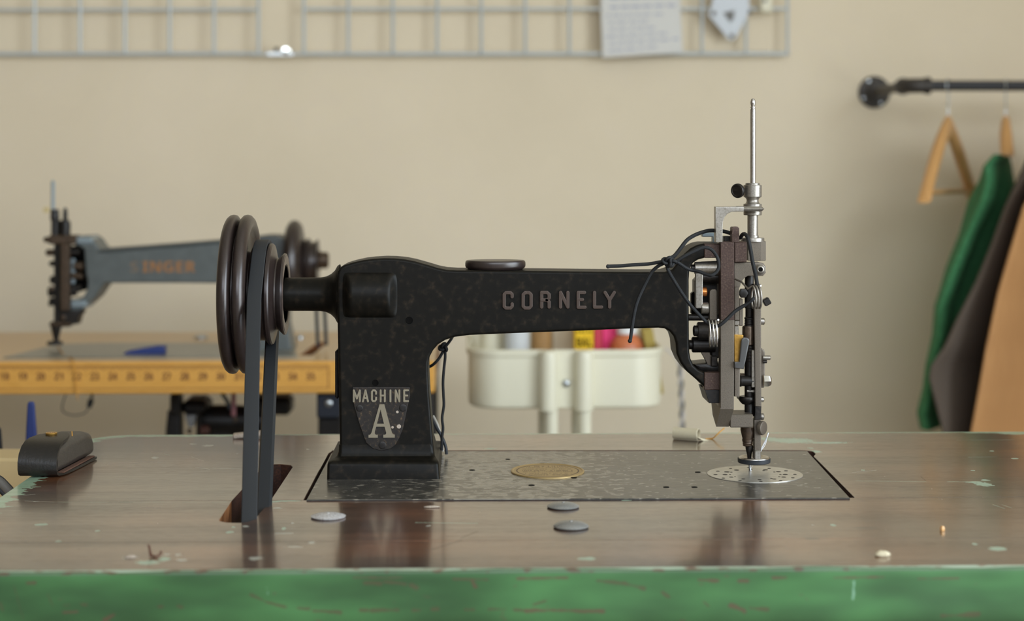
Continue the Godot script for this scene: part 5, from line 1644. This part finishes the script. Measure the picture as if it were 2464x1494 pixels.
# ---------- trolley ----------
func trolley() -> void:
	var d := 2.60
	thing("trolley", "cream metal trolley with a rounded basket and two tube posts, behind the machine's arm", "trolley", Vector3(P(1362, 900, d).x, 0, -d - 0.17))
	var t := cur
	var x0 := P(1127, 900, d).x
	var x1 := P(1598, 900, d).x
	var deep := 0.32
	var y1 := P(1362, 841, d).y
	var y0 := P(1362, 984, d).y
	var mb := MB.new()
	var rows := []
	var ring := func(y: float, o: float) -> PackedVector3Array:
		return rr(x0 - o, x1 + o, -d - deep - o, -d + o, y, 0.05 + o, 8)
	for e in [[y0 + 0.004, -0.012], [y0, -0.006], [y0 + 0.003, -0.001], [y0 + 0.010, 0.0], [y1 - 0.012, 0.0], [y1 - 0.010, 0.003], [y1 - 0.002, 0.0035], [y1, 0.001], [y1 - 0.002, -0.002], [y1 - 0.012, -0.002], [y0 + 0.008, -0.002], [y0 + 0.006, -0.012]]:
		rows.append(ring.call(e[0], e[1]))
	loft(mb, rows)
	put("basket", M.cream, mb, t, 50)
	for e in [[1319, 1325], [1404, 1405]]:
		var x := P(e[0], 900, d).x
		mb = MB.new()
		lathe(mb, Vector3(x, y0 - 0.001, -d + 0.008), Vector3.UP, [[0, 0.0142], [0.004, 0.0145], [y1 - y0 - 0.012, 0.0145], [y1 - y0 - 0.002, 0.0125], [y1 - y0 + 0.001, 0.008], [y1 - y0 + 0.001, 0]], 26)
		put("post_sleeve", M.cream, mb, t)
		mb = MB.new()
		lathe(mb, Vector3(P(e[1], 1000, d).x, 0.06, -d + 0.006), Vector3.UP, [[0, 0.011], [y0 - 0.05, 0.011]], 22)
		put("post", M.cream, mb, t)
		mb = MB.new()
		lathe(mb, Vector3(P(e[1] - 14, 1000, d + 0.32).x, 0.06, -d - deep - 0.006), Vector3.UP, [[0, 0.011], [y0 - 0.04, 0.011]], 22)
		put("post", M.cream, mb, t)
	bxp("sleeve_plate", M.cream, 1325, 856, 1400, 982, d - 0.004, 0.004, 0.001, t)
	zlp("basket_bolt", M.zinc, 1362, 922, d - 0.004, [[0, 10], [3, 10], [6, 8], [7.5, 4], [8, 0]], 20, t)
	for y in [0.33, 0.07]:
		mb = MB.new()
		rows = []
		for e in [[y, -0.004], [y, 0.0], [y + 0.05, 0.0], [y + 0.05, -0.002], [y + 0.004, -0.002]]:
			rows.append(ring.call(e[0], e[1]))
		loft(mb, rows)
		put("lower_basket", M.cream, mb, t, 50)
	for sx in [x0 + 0.04, x1 - 0.04]:
		for z in [-d - 0.04, -d - deep + 0.04]:
			mb = MB.new()
			lathe(mb, Vector3(sx, 0.03, z) - Vector3(0.01, 0, 0), Vector3.RIGHT, [[0, 0.026], [0.002, 0.03], [0.018, 0.03], [0.02, 0.026]], 20)
			put("caster", M.rubber, mb, t)
	# what stands in the basket
	var by := y0 + 0.007
	var cyl := func(called: String, mat: Material, px: float, r: float, dd: float, top_y: float, label: String, cat: String) -> void:
		var b := MB.new()
		var c := P(px, 840, dd)
		var rad := r * U(dd)
		var h: float = P(px, top_y, dd).y - by
		lathe(b, Vector3(c.x, by, -dd), Vector3.UP, [[0, rad * 0.97], [0.002, rad], [h - 0.002, rad], [h, rad * 0.96], [h, 0]], 30)
		tag(put(called, mat, b, self), label, cat)
	cyl.call("cream_spool", M.cream, 1184, 29, 2.75, 770, "plain cream cylinder standing at the left end in the trolley", "spool")
	cyl.call("brown_roll", grained([[0.0, rgb8(150, 112, 66)], [1.0, rgb8(176, 138, 88)]], 71, 0.03, Vector3(8, 30, 8), 0.7), 1302, 25, 2.72, 775, "brown cardboard roll standing in the trolley beside the grey mesh tub", "roll")
	cyl.call("mesh_tub", grained([[0.0, rgb8(170, 174, 176)], [0.5, rgb8(212, 214, 214)], [1.0, rgb8(220, 222, 222)]], 72, 0.3, Vector3.ONE * 14, 0.5), 1243, 31, 2.72, 778, "light grey mesh tub standing in the trolley between cream spool and brown roll", "tub")
	var bx := func(called: String, mat: Material, xa: float, xb: float, dd: float, dp: float, top_y: float, label: String, cat: String, tilt := 0.0) -> MeshInstance3D:
		var b := MB.new()
		var a := P(xa, 840, dd)
		var c := P(xb, 840, dd)
		box(b, Vector3(0, 0, -dp), Vector3(c.x - a.x, P(xa, top_y, dd).y - by, 0), 0.001, Transform3D(Basis(Vector3(0, 0, 1), tilt), Vector3(a.x, by + 0.0005 + (sin(absf(tilt)) * (c.x - a.x) if tilt < 0 else 0.0), -dd)))
		var o := put(called, mat, b, self)
		tag(o, label, cat)
		return o
	bx.call("beige_carton", plain(rgb8(206, 192, 168), 0.7), 1330, 1380, 2.74, 0.06, 780, "beige carton standing in the trolley left of the yellow box", "carton")
	var yb: MeshInstance3D = bx.call("yellow_box", plain(rgb8(244, 196, 10), 0.5), 1383, 1428, 2.69, 0.05, 786, "yellow box with black capital letters standing in the trolley", "box")
	lettering("box_lettering", M.black, "BAL", "Droid Sans", 1388, 812, 1424, 834, 2.69, 0.0006, yb)
	lettering("box_lettering", M.black, "SILK", "Droid Sans", 1386, 794, 1425, 801, 2.69, 0.0006, yb)
	bx.call("crimson_book", plain(rgb8(196, 52, 74), 0.5), 1430, 1449, 2.70, 0.06, 784, "narrow crimson packet standing in the trolley beside the yellow box", "packet")
	bx.call("pink_packet", plain(rgb8(238, 60, 128), 0.5), 1450, 1492, 2.73, 0.05, 782, "bright pink packet standing in the trolley behind the orange bottle", "packet")
	thing("orange_bottle", "round orange bottle with a white cap standing in the trolley", "bottle", Vector3(P(1508, 840, 2.72).x, by, -2.72))
	var mb2 := MB.new()
	var k := U(2.72)
	var oy := P(1508, 803, 2.72).y - by
	lathe(mb2, cur.position, Vector3.UP, [[0, 40 * k], [0.004, 43 * k], [oy - 34 * k, 43 * k], [oy - 22 * k, 40 * k], [oy - 10 * k, 32 * k], [oy - 2 * k, 23 * k], [oy, 20 * k], [oy, 0]], 36)
	put("bottle_body", plain(rgb8(206, 120, 78), 0.3), mb2, null, 60)
	mb2 = MB.new()
	lathe(mb2, cur.position, Vector3.UP, [[oy, 24 * k], [oy + 1 * k, 25 * k], [oy + 24 * k, 25 * k], [oy + 25 * k, 23 * k], [oy + 25 * k, 0]], 30)
	put("bottle_cap", plain(rgb8(232, 232, 230), 0.4), mb2)
	bx.call("olive_packet", plain(rgb8(168, 146, 70), 0.7), 1572, 1598, 2.70, 0.05, 792, "olive packet leaning in the trolley right of the orange bottle", "packet", 0.17)

func twisted_cord() -> void:
	var d := 2.96
	thing("twisted_cord", "grey twisted cord hanging down between the trolley and the machine's head", "cord", P(1640, 1845, d))
	for k in 2:
		var pts := PackedVector3Array()
		for i in 240:
			var t := i / 239.0
			var y := lerpf(872, 1845, t)
			var c := P(1636 + 6.0 * sin(t * 8.2), y, d)
			var a := t * TAU * 19.6 + PI * k
			pts.append(c + Vector3(cos(a), 0, sin(a)) * 3.6 * U(d))
		var mb := MB.new()
		tube(mb, pts, 3.4 * U(d), 8)
		put("strand", [M.twist_dark, M.twist_pale][k], mb)
	tbp("pale_end", M.twist_pale, [1600, 838, 0, 1612, 846, 0, 1626, 860, 0, 1636, 876, 0], d, 2.6)

# ---------- wall grid ----------
func grid_panel(label: String, xs: Array, ys: Array, x_left: float, x_right: float, d: float) -> Node3D:
	var base := P((x_left + x_right) / 2, 130, d)
	thing("wire_grid", label, "wire grid", base, "white wire grids on the wall")
	var r := 4.3 * U(d)
	var y_top := P(1232, -130, d).y
	for x in xs:
		var mb := MB.new()
		var a := P(x, 130, d)
		tube(mb, PackedVector3Array([Vector3(a.x, a.y, -d), Vector3(a.x, y_top, -d)]), r * 0.9, 8)
		put("wire", M.grid, mb)
	for y in ys:
		var mb := MB.new()
		tube(mb, PackedVector3Array([P(x_left, y, d + 0.005), P(x_right, y - 0.9, d + 0.005)]), r * (1.15 if y == 130 else 0.9), 8)
		put("wire", M.grid, mb)
	return cur

func wall_things() -> void:
	var d := WALL - 0.035
	grid_panel("white wire grid panel on the wall at the left, without papers", [-136, -26, 83, 192.5, 300.5, 408, 515, 622], [130, 24, -82], -140, 626, d)
	grid_panel("white wire grid panel on the wall holding the handwritten note", [731, 838, 945, 1052, 1158, 1264, 1370, 1477, 1583, 1689, 1795, 1895], [130, 22, -82], 727, 1899, d)
	thing("grid_joiner", "small metal clip with a shiny round screw joining the two wall grids", "clip", P(675, 130, d))
	var j := cur
	var mb := MB.new()
	tube(mb, PackedVector3Array([P(600, 130.5, d - 0.004), P(752, 130, d - 0.004)]), 4.2 * U(d), 8)
	put("joiner_bar", M.grid, mb)
	bxp("clip_plate", M.zinc, 642, 124, 706, 135, d - 0.008, 0.012, 0.001)
	zlp("clip_screw", M.mirror, 688, 122, d - 0.010, [[0, 9], [5, 9.4], [5.6, 8.6], [5.8, 0]], 24, null, Vector3(0.194, -0.018, 0.976))
	zlp("clip_screw", M.iron, 666, 119, d - 0.010, [[0, 6], [4, 6], [5, 0]], 16)
	# the note
	var im := Image.create(512, 640, false, Image.FORMAT_RGB8)
	im.fill(Color8(222, 220, 216))
	var r := RandomNumberGenerator.new()
	r.seed = 5
	var ink := Color8(120, 128, 168)
	for row in 12:
		var y := 40 + row * 50
		var x := r.randf_range(26, 60)
		var stop := r.randf_range(300, 470)
		while x < stop:
			var word := r.randi_range(18, 70)
			var ph := r.randf() * 6.0
			for i in word:
				var yy := y - (x - 100) * 0.03 + sin(i * 0.7 + ph) * 8.0 * absf(sin(i * 0.23 + ph)) + sin(i * 0.31) * 3.0
				im.fill_rect(Rect2i(int(x + i), int(yy), 3, 4), ink.lerp(Color8(222, 220, 216), r.randf() * 0.4))
			x += word + r.randf_range(10, 20)
	for row in 3:
		im.fill_rect(Rect2i(60, 24 + row * 22, 70, 5), Color8(184, 184, 186))
	var nm := plain(Color.WHITE, 0.8)
	nm.albedo_texture = ImageTexture.create_from_image(im)
	mb = MB.new()
	var q := [P(1445, -115, d - 0.006), P(1446, 30, d - 0.008), P(1450, 139, d - 0.013), P(1643, 126, d - 0.012), P(1638, 30, d - 0.008), P(1636, -115, d - 0.006)]
	var back := Vector3(0, 0, -0.0006)
	var n := 8
	var grid := []
	for i in n + 1:
		var t := float(i) / n
		var row := []
		for k in n + 1:
			var s := float(k) / n
			var l: Vector3 = q[0].lerp(q[1], t * 2) if t < 0.5 else q[1].lerp(q[2], t * 2 - 1)
			var rr_: Vector3 = q[5].lerp(q[4], t * 2) if t < 0.5 else q[4].lerp(q[3], t * 2 - 1)
			row.append(l.lerp(rr_, s) + Vector3(0, 0, 0.003 * sin(PI * s) * t))
		grid.append(row)
	var uvs := {}
	for i in n:
		for k in n:
			mb.quad(grid[i][k], grid[i + 1][k], grid[i + 1][k + 1], grid[i][k + 1])
			mb.quad(grid[i][k] + back, grid[i][k + 1] + back, grid[i + 1][k + 1] + back, grid[i + 1][k] + back)
			for e in [[i, k], [i + 1, k], [i, k + 1], [i + 1, k + 1]]:
				for o in [Vector3.ZERO, back]:
					uvs[Vector3i(((grid[e[0]][e[1]] + o) * 50000.0).round())] = Vector2(e[1] / 8.0, e[0] / 8.0)
	for k in n:                                             # its edges
		for e in [[grid[0][k + 1], grid[0][k]], [grid[n][k], grid[n][k + 1]], [grid[k][0], grid[k + 1][0]], [grid[k + 1][n], grid[k][n]]]:
			mb.quad(e[0], e[0] + back, e[1] + back, e[1])
	var uvf := func(v: Vector3, _n: Vector3) -> Vector2:
		return uvs.get(Vector3i((v * 50000.0).round()), Vector2(0.02, 0.02))
	tag(put("paper_note", nm, mb, self, 60, uvf), "white sheet of handwritten notes in blue ink hanging on the wall grid", "note")
	# grey pointed steel piece and the white hook
	thing("steel_template", "grey pointed triangular metal template hanging on the wall grid right of the note", "template", P(1752, 60, d - 0.01))
	var gm := plain(rgb8(168, 170, 172), 0.4, 0.4)
	plp("plate", gm, [1722, -40, 1800, -40, 1804, 20, 1800, 36, 1770, 92, 1758, 98, 1750, 92, 1704, 36, 1712, 14], d - 0.012, 0.004, 0.001)
	plp("recess", plain(rgb8(120, 118, 114), 0.6), [1740, 30, 1768, 24, 1766, 44, 1758, 54, 1750, 46], d - 0.0125, 0.002, 0.0004)
	zlp("rivet", M.iron, 1761, 86, d - 0.012, [[0, 6], [2, 5], [3, 0]], 14)
	zlp("rivet", M.iron, 1718, 32, d - 0.012, [[0, 6], [2, 5], [3, 0]], 14)
	zlp("rivet", M.iron, 1805, 29, d - 0.012, [[-4, 6], [2, 6], [3, 0]], 14)
	thing("white_hook", "small white plastic hook at the top right of the wall grid", "hook", P(1843, 30, d - 0.01))
	bxp("hook_body", M.cream, 1830, -30, 1859, 30, d - 0.016, 0.018, 0.004)
	zlp("hook_screw", M.iron, 1841, 1, d - 0.016, [[0, 5], [2, 4], [2.5, 0]], 14)

# ---------- clothes rail ----------
func rail_things() -> void:
	var d := 3.19
	thing("clothes_rail", "dark iron pipe clothes rail fixed to the wall at the right", "clothes rail", P(2300, 211, d))
	var rail := cur
	var fc := P(2103, 222, WALL)
	var kf := U(WALL)
	var elbow := P(2196, 211, d)
	var out_dir := Vector3(0, 0, 1)
	fc = Vector3(elbow.x, elbow.y, -WALL)
	var px_fix := P(2103, 222, WALL)
	fc = px_fix
	elbow = Vector3(fc.x, fc.y, -d)
	var mb := MB.new()
	lathe(mb, fc, out_dir, [[0, 38 * kf], [0.004, 39 * kf], [0.007, 37 * kf], [0.010, 22 * kf], [0.018, 19 * kf], [0.024, 18 * kf], [0.024, 0]], 36)
	put("flange", M.pipe, mb, rail)
	for k in 4:
		var a := 0.5 + TAU * k / 4
		mb = MB.new()
		lathe(mb, fc + Vector3(cos(a) * 29 * kf, sin(a) * 29 * kf, 0.006), out_dir, [[0, 5 * kf], [0.002, 4.5 * kf], [0.003, 0]], 12)
		put("flange_screw", M.zinc, mb, rail)
	mb = MB.new()
	lathe(mb, fc + Vector3(0, 0, 0.01), out_dir, [[0, 0.0095], [WALL - d - 0.02, 0.0095]], 22)
	put("nipple", M.pipe, mb, rail)
	mb = MB.new()
	var bend := PackedVector3Array()
	var er := 0.025
	for k in 9:
		var a := PI / 2 * k / 8.0
		bend.append(elbow + Vector3(er - er * cos(a), 0, -er + er * sin(a)))
	bend.append(bend[-1] + Vector3(0.012, 0, 0))
	tube(mb, bend, 0.014, 18)
	var endp := bend[-1]
	lathe(mb, endp - Vector3(0.004, 0, 0), Vector3.RIGHT, [[0, 0.014], [0.002, 0.0162], [0.011, 0.0162], [0.012, 0.0135]], 24)
	lathe(mb, bend[0] - Vector3(0, 0, 0.008), Vector3(0, 0, 1), [[0, 0.0135], [0.001, 0.0162], [0.010, 0.0162], [0.011, 0.014]], 24)
	put("elbow", M.pipe, mb, rail, 50)
	mb = MB.new()
	var far_end := Vector3(1.94, endp.y, endp.z)
	lathe(mb, endp, Vector3.RIGHT, [[0, 0.0099], [far_end.x - endp.x, 0.0099]], 24)
	put("pipe", M.pipe_dark, mb, rail)
	mb = MB.new()
	lathe(mb, Vector3(1.93, fc.y, -WALL), out_dir, [[0, 0.029], [0.007, 0.029], [0.01, 0.0099], [WALL + endp.z + 0.004, 0.0099]], 24)
	put("wall_support", M.pipe, mb, rail)
	var ry := endp.y
	var rz := endp.z
	# hangers: a bent wooden bow, a bar and a wire hook; built along x, then turned
	var wire := 0.0014
	var hanger := func(called: String, label: String, px: float, turn: float, wide: float) -> Node3D:
		var x := P(px, 211, -rz).x
		var h := thing(called, label, "hanger", Vector3(x, ry, rz), "wooden hangers on the pipe rail")
		h.rotation = Vector3(0, turn, 0)
		var lean := Basis(Vector3(0, 0, 1), 0.0)
		var ratio := wide / 0.205     # 1.12 for a full-sized one
		var b := MB.new()
		var hook := PackedVector3Array()
		for k in 15:
			var a := PI * 1.18 - PI * 1.5 * k / 14.0
			hook.append(Vector3(cos(a) * 0.0137, sin(a) * 0.0137, 0))
		hook.append(lean * Vector3(0.004, -0.029, 0))
		hook.append(lean * Vector3(0, -0.045, 0))
		hook.append(lean * Vector3(0, -0.070, 0))
		tube(b, hook, wire, 8)
		var mi := MeshInstance3D.new()
		var to_mesh := func(nm: String, mat: Material, mbb: MB) -> void:
			var am := ArrayMesh.new()
			surface(am, mbb, mat, Vector3.ZERO, 45, null)
			var q := MeshInstance3D.new()
			q.name = nm
			q.mesh = am
			h.add_child(q, true)
		to_mesh.call("hook", M.zinc, b)
		b = MB.new()
		var rows := []
		for i in 33:
			var s := i / 16.0 - 1.0
			var xx := s * wide
			var yy := -0.070 - 0.124 * ratio * pow(absf(s), 1.22)
			var hh := lerpf(0.021, 0.0118, pow(absf(s), 0.6)) * sqrt(maxf(0.05, 1.0 - pow(absf(s), 14.0)))
			var zz := 0.004 * s * s
			var row := PackedVector3Array()
			for k in 10:
				var a := TAU * k / 10
				row.append(lean * Vector3(xx, yy + sin(a) * hh - 0.006, zz + cos(a) * lerpf(0.0095, 0.0118, smoothstep(0.0, 0.5, absf(s)))))
			rows.append(row)
		loft(b, rows)
		to_mesh.call("bow", M.hanger, b)
		b = MB.new()
		tube(b, PackedVector3Array([Vector3(-0.93 * wide, -0.074 - 0.112 * ratio, 0.003), Vector3(0.93 * wide, -0.074 - 0.112 * ratio, 0.003)]), 0.0048, 10)
		to_mesh.call("bar", M.hanger, b)
		return h
	hanger.call("clothes_hanger", "empty pale wooden hanger on the pipe rail, the first from the wall fixing", 2281, deg_to_rad(63), 0.23)
	hanger.call("clothes_hanger", "pale wooden hanger carrying the green garment on the pipe rail", 2420, deg_to_rad(72), 0.09)
	hanger.call("clothes_hanger", "wooden hanger carrying the dark brown garment on the pipe rail", 2540, deg_to_rad(70), 0.09)
	hanger.call("clothes_hanger", "wooden hanger carrying the tan garment on the pipe rail", 2600, deg_to_rad(69), 0.09)
	# garments
	garment("green_garment", M.green_cloth, "green cotton garment hanging on a wooden hanger beside the dark brown one", 3.03, 3.33,
		[[371, 2397, 2421, 0.010], [385, 2386, 2424, 0.014], [398, 2374, 2425, 0.016], [436, 2372, 2423, 0.018], [480, 2358, 2421, 0.022], [509, 2343, 2424, 0.02], [560, 2318, 2432, 0.018], [648, 2281, 2440, 0.022], [740, 2250, 2440, 0.022], [812, 2248, 2430, 0.022], [885, 2233, 2420, 0.022], [938, 2229, 2415, 0.022], [1000, 2217, 2405, 0.023], [1035, 2226, 2400, 0.023]], 7.5, 0.016)
	garment("brown_garment", M.brown_cloth, "dark brown felt garment hanging between the green and the tan one", 2.96, 3.31,
		[[330, 2500, 2545, 0.014], [422, 2463, 2560, 0.02], [499, 2424, 2575, 0.017], [590, 2391, 2580, 0.018], [677, 2354, 2580, 0.018], [769, 2306, 2575, 0.018], [832, 2277, 2570, 0.018], [880, 2243, 2565, 0.018], [909, 2238, 2560, 0.018], [962, 2251, 2555, 0.018], [1039, 2270, 2550, 0.018], [1180, 2296, 2540, 0.018]], 4.0, 0.004)
	garment("tan_garment", M.tan_cloth, "tan leather-like garment hanging at the right end of the rail", 2.91, 3.29,
		[[380, 2540, 2600, 0.014], [440, 2500, 2640, 0.02], [499, 2465, 2660, 0.017], [610, 2431, 2680, 0.018], [706, 2402, 2690, 0.018], [836, 2373, 2690, 0.018], [942, 2354, 2690, 0.018], [1039, 2336, 2690, 0.018], [1250, 2310, 2690, 0.018]], 9.0, 0.003)

func garment(called: String, mat: Material, label: String, dn: float, df: float, levels: Array, folds: float, depth: float) -> void:
	var mb := MB.new()
	var rows := []
	var n := 48
	var fine := []
	for i in levels.size() - 1:
		for k in 4:
			var t := k / 4.0
			var row := []
			for c in 4:
				row.append(lerpf(levels[i][c], levels[i + 1][c], t))
			fine.append(row)
	fine.append(levels[-1])
	for e in fine:
		var a := P(e[1], e[0], dn)
		var b := P(e[2], e[0], df)
		b.y = a.y
		var mid := (a + b) / 2
		var half := (b - a) / 2
		var side := half.cross(Vector3.UP).normalized()
		var down: float = clampf((e[0] - levels[0][0]) / 500.0, 0.0, 1.0)
		var row := PackedVector3Array()
		for j in n:
			var t := TAU * j / n
			var fold: float = depth * smoothstep(0.0, 0.25, down) * sin(cos(t) * folds + e[0] * 0.004) * (1.0 - 0.5 * cos(t) * cos(t))
			row.append(mid + half * cos(t) + side * (signf(sin(t)) * pow(absf(sin(t)), 0.8) * e[3] + fold))
		rows.append(row)
	loft(mb, rows)
	tag(put(called, mat, mb, self, 60), label, "garment")

# ---------- at the left, beyond the bench's end ----------
func left_things() -> void:
	thing("side_cabinet", "low grey side cabinet standing beyond the bench's left end", "cabinet", Vector3(-0.68, 0, -1.85))
	var mb := MB.new()
	box(mb, Vector3(-0.95, 0, -2.12), Vector3(-0.47, 0.585, -1.60), 0.003)
	put("cabinet_body", M.iron, mb)
	mb = MB.new()
	box(mb, Vector3(-0.96, 0.585, -2.13), Vector3(-0.46, 0.60, -1.59), 0.003)
	put("cabinet_top", M.pine, mb)
	# cream box file
	mb = MB.new()
	var a := P(-120, 1104, 1.90)
	var b := P(92, 1104, 1.90)
	box(mb, Vector3(a.x, 0.60, -1.97), Vector3(b.x, a.y, -1.90), 0.003)
	tag(put("box_file", plain(rgb8(214, 190, 142), 0.6), mb, self), "cream box file standing behind the leather pouch beyond the bench's left end", "box file")
	# blue handle in a cup
	thing("blue_handle_tool", "tool with a dark blue tapered handle standing upright behind the leather pouch", "tool", Vector3(P(75, 1060, 2.03).x, 0.60, -2.03))
	var k := U(2.03)
	mb = MB.new()
	var o := P(75, 966, 2.03)
	var rows := []
	for e in [[0, 4, 3, 0], [2, 7, 4, 0], [8, 8.5, 5, 0], [60, 11.5, 7, 0.6], [120, 15, 8, 1.0], [190, 15, 8, 1.4]]:
		rows.append(rr(o.x - e[1] * k + e[3] * k, o.x + e[1] * k + e[3] * k, o.z - e[2] * k, o.z + e[2] * k, o.y - e[0] * k, minf(e[1], e[2]) * k * 0.7, 4))
	loft(mb, rows)
	put("handle", M.blue, mb, null, 45)
	mb = MB.new()
	lathe(mb, Vector3(o.x, 0.60, o.z), Vector3.UP, [[0, 0.006], [o.y - 190 * k - 0.60 + 0.004, 0.006]], 14)
	put("shank", M.zinc, mb)
	# black bag
	mb = MB.new()
	o = P(-52, 1066, 2.03)
	lathe(mb, Vector3(o.x, 0.60, o.z), Vector3.UP, [[0, 0.02], [0.004, 0.024], [0.05, 0.026], [0.10, 0.028], [0.128, 0.026], [0.142, 0.016], [0.146, 0.0]], 30)
	tag(put("black_bag", plain(rgb8(26, 28, 36), 0.8), mb, self, 60), "black fabric bag just showing at the left edge above the cream box file", "bag")
	# grey strap with black edging
	thing("grey_strap", "grey flat strap with black edging curling down beyond the bench's left end", "strap", P(-10, 1190, 1.62))
	var d := 1.60
	for e in [[0, 12.0, M.webbing], [9, 3.0, M.rubber], [-14, 6.0, M.rubber]]:
		mb = MB.new()
		var pts := []
		for q in [[-90, 1152], [-40, 1146], [-6, 1155], [14, 1172], [30, 1192], [44, 1222], [52, 1270], [54, 1330]]:
			pts.append(P(q[0] + e[0] * 0.5, q[1] - e[0], d + 0.01))
		tube(mb, curve(pts, 5), e[1] * U(d), 10)
		put("webbing" if e[0] == 0 else "edging", e[2], mb)
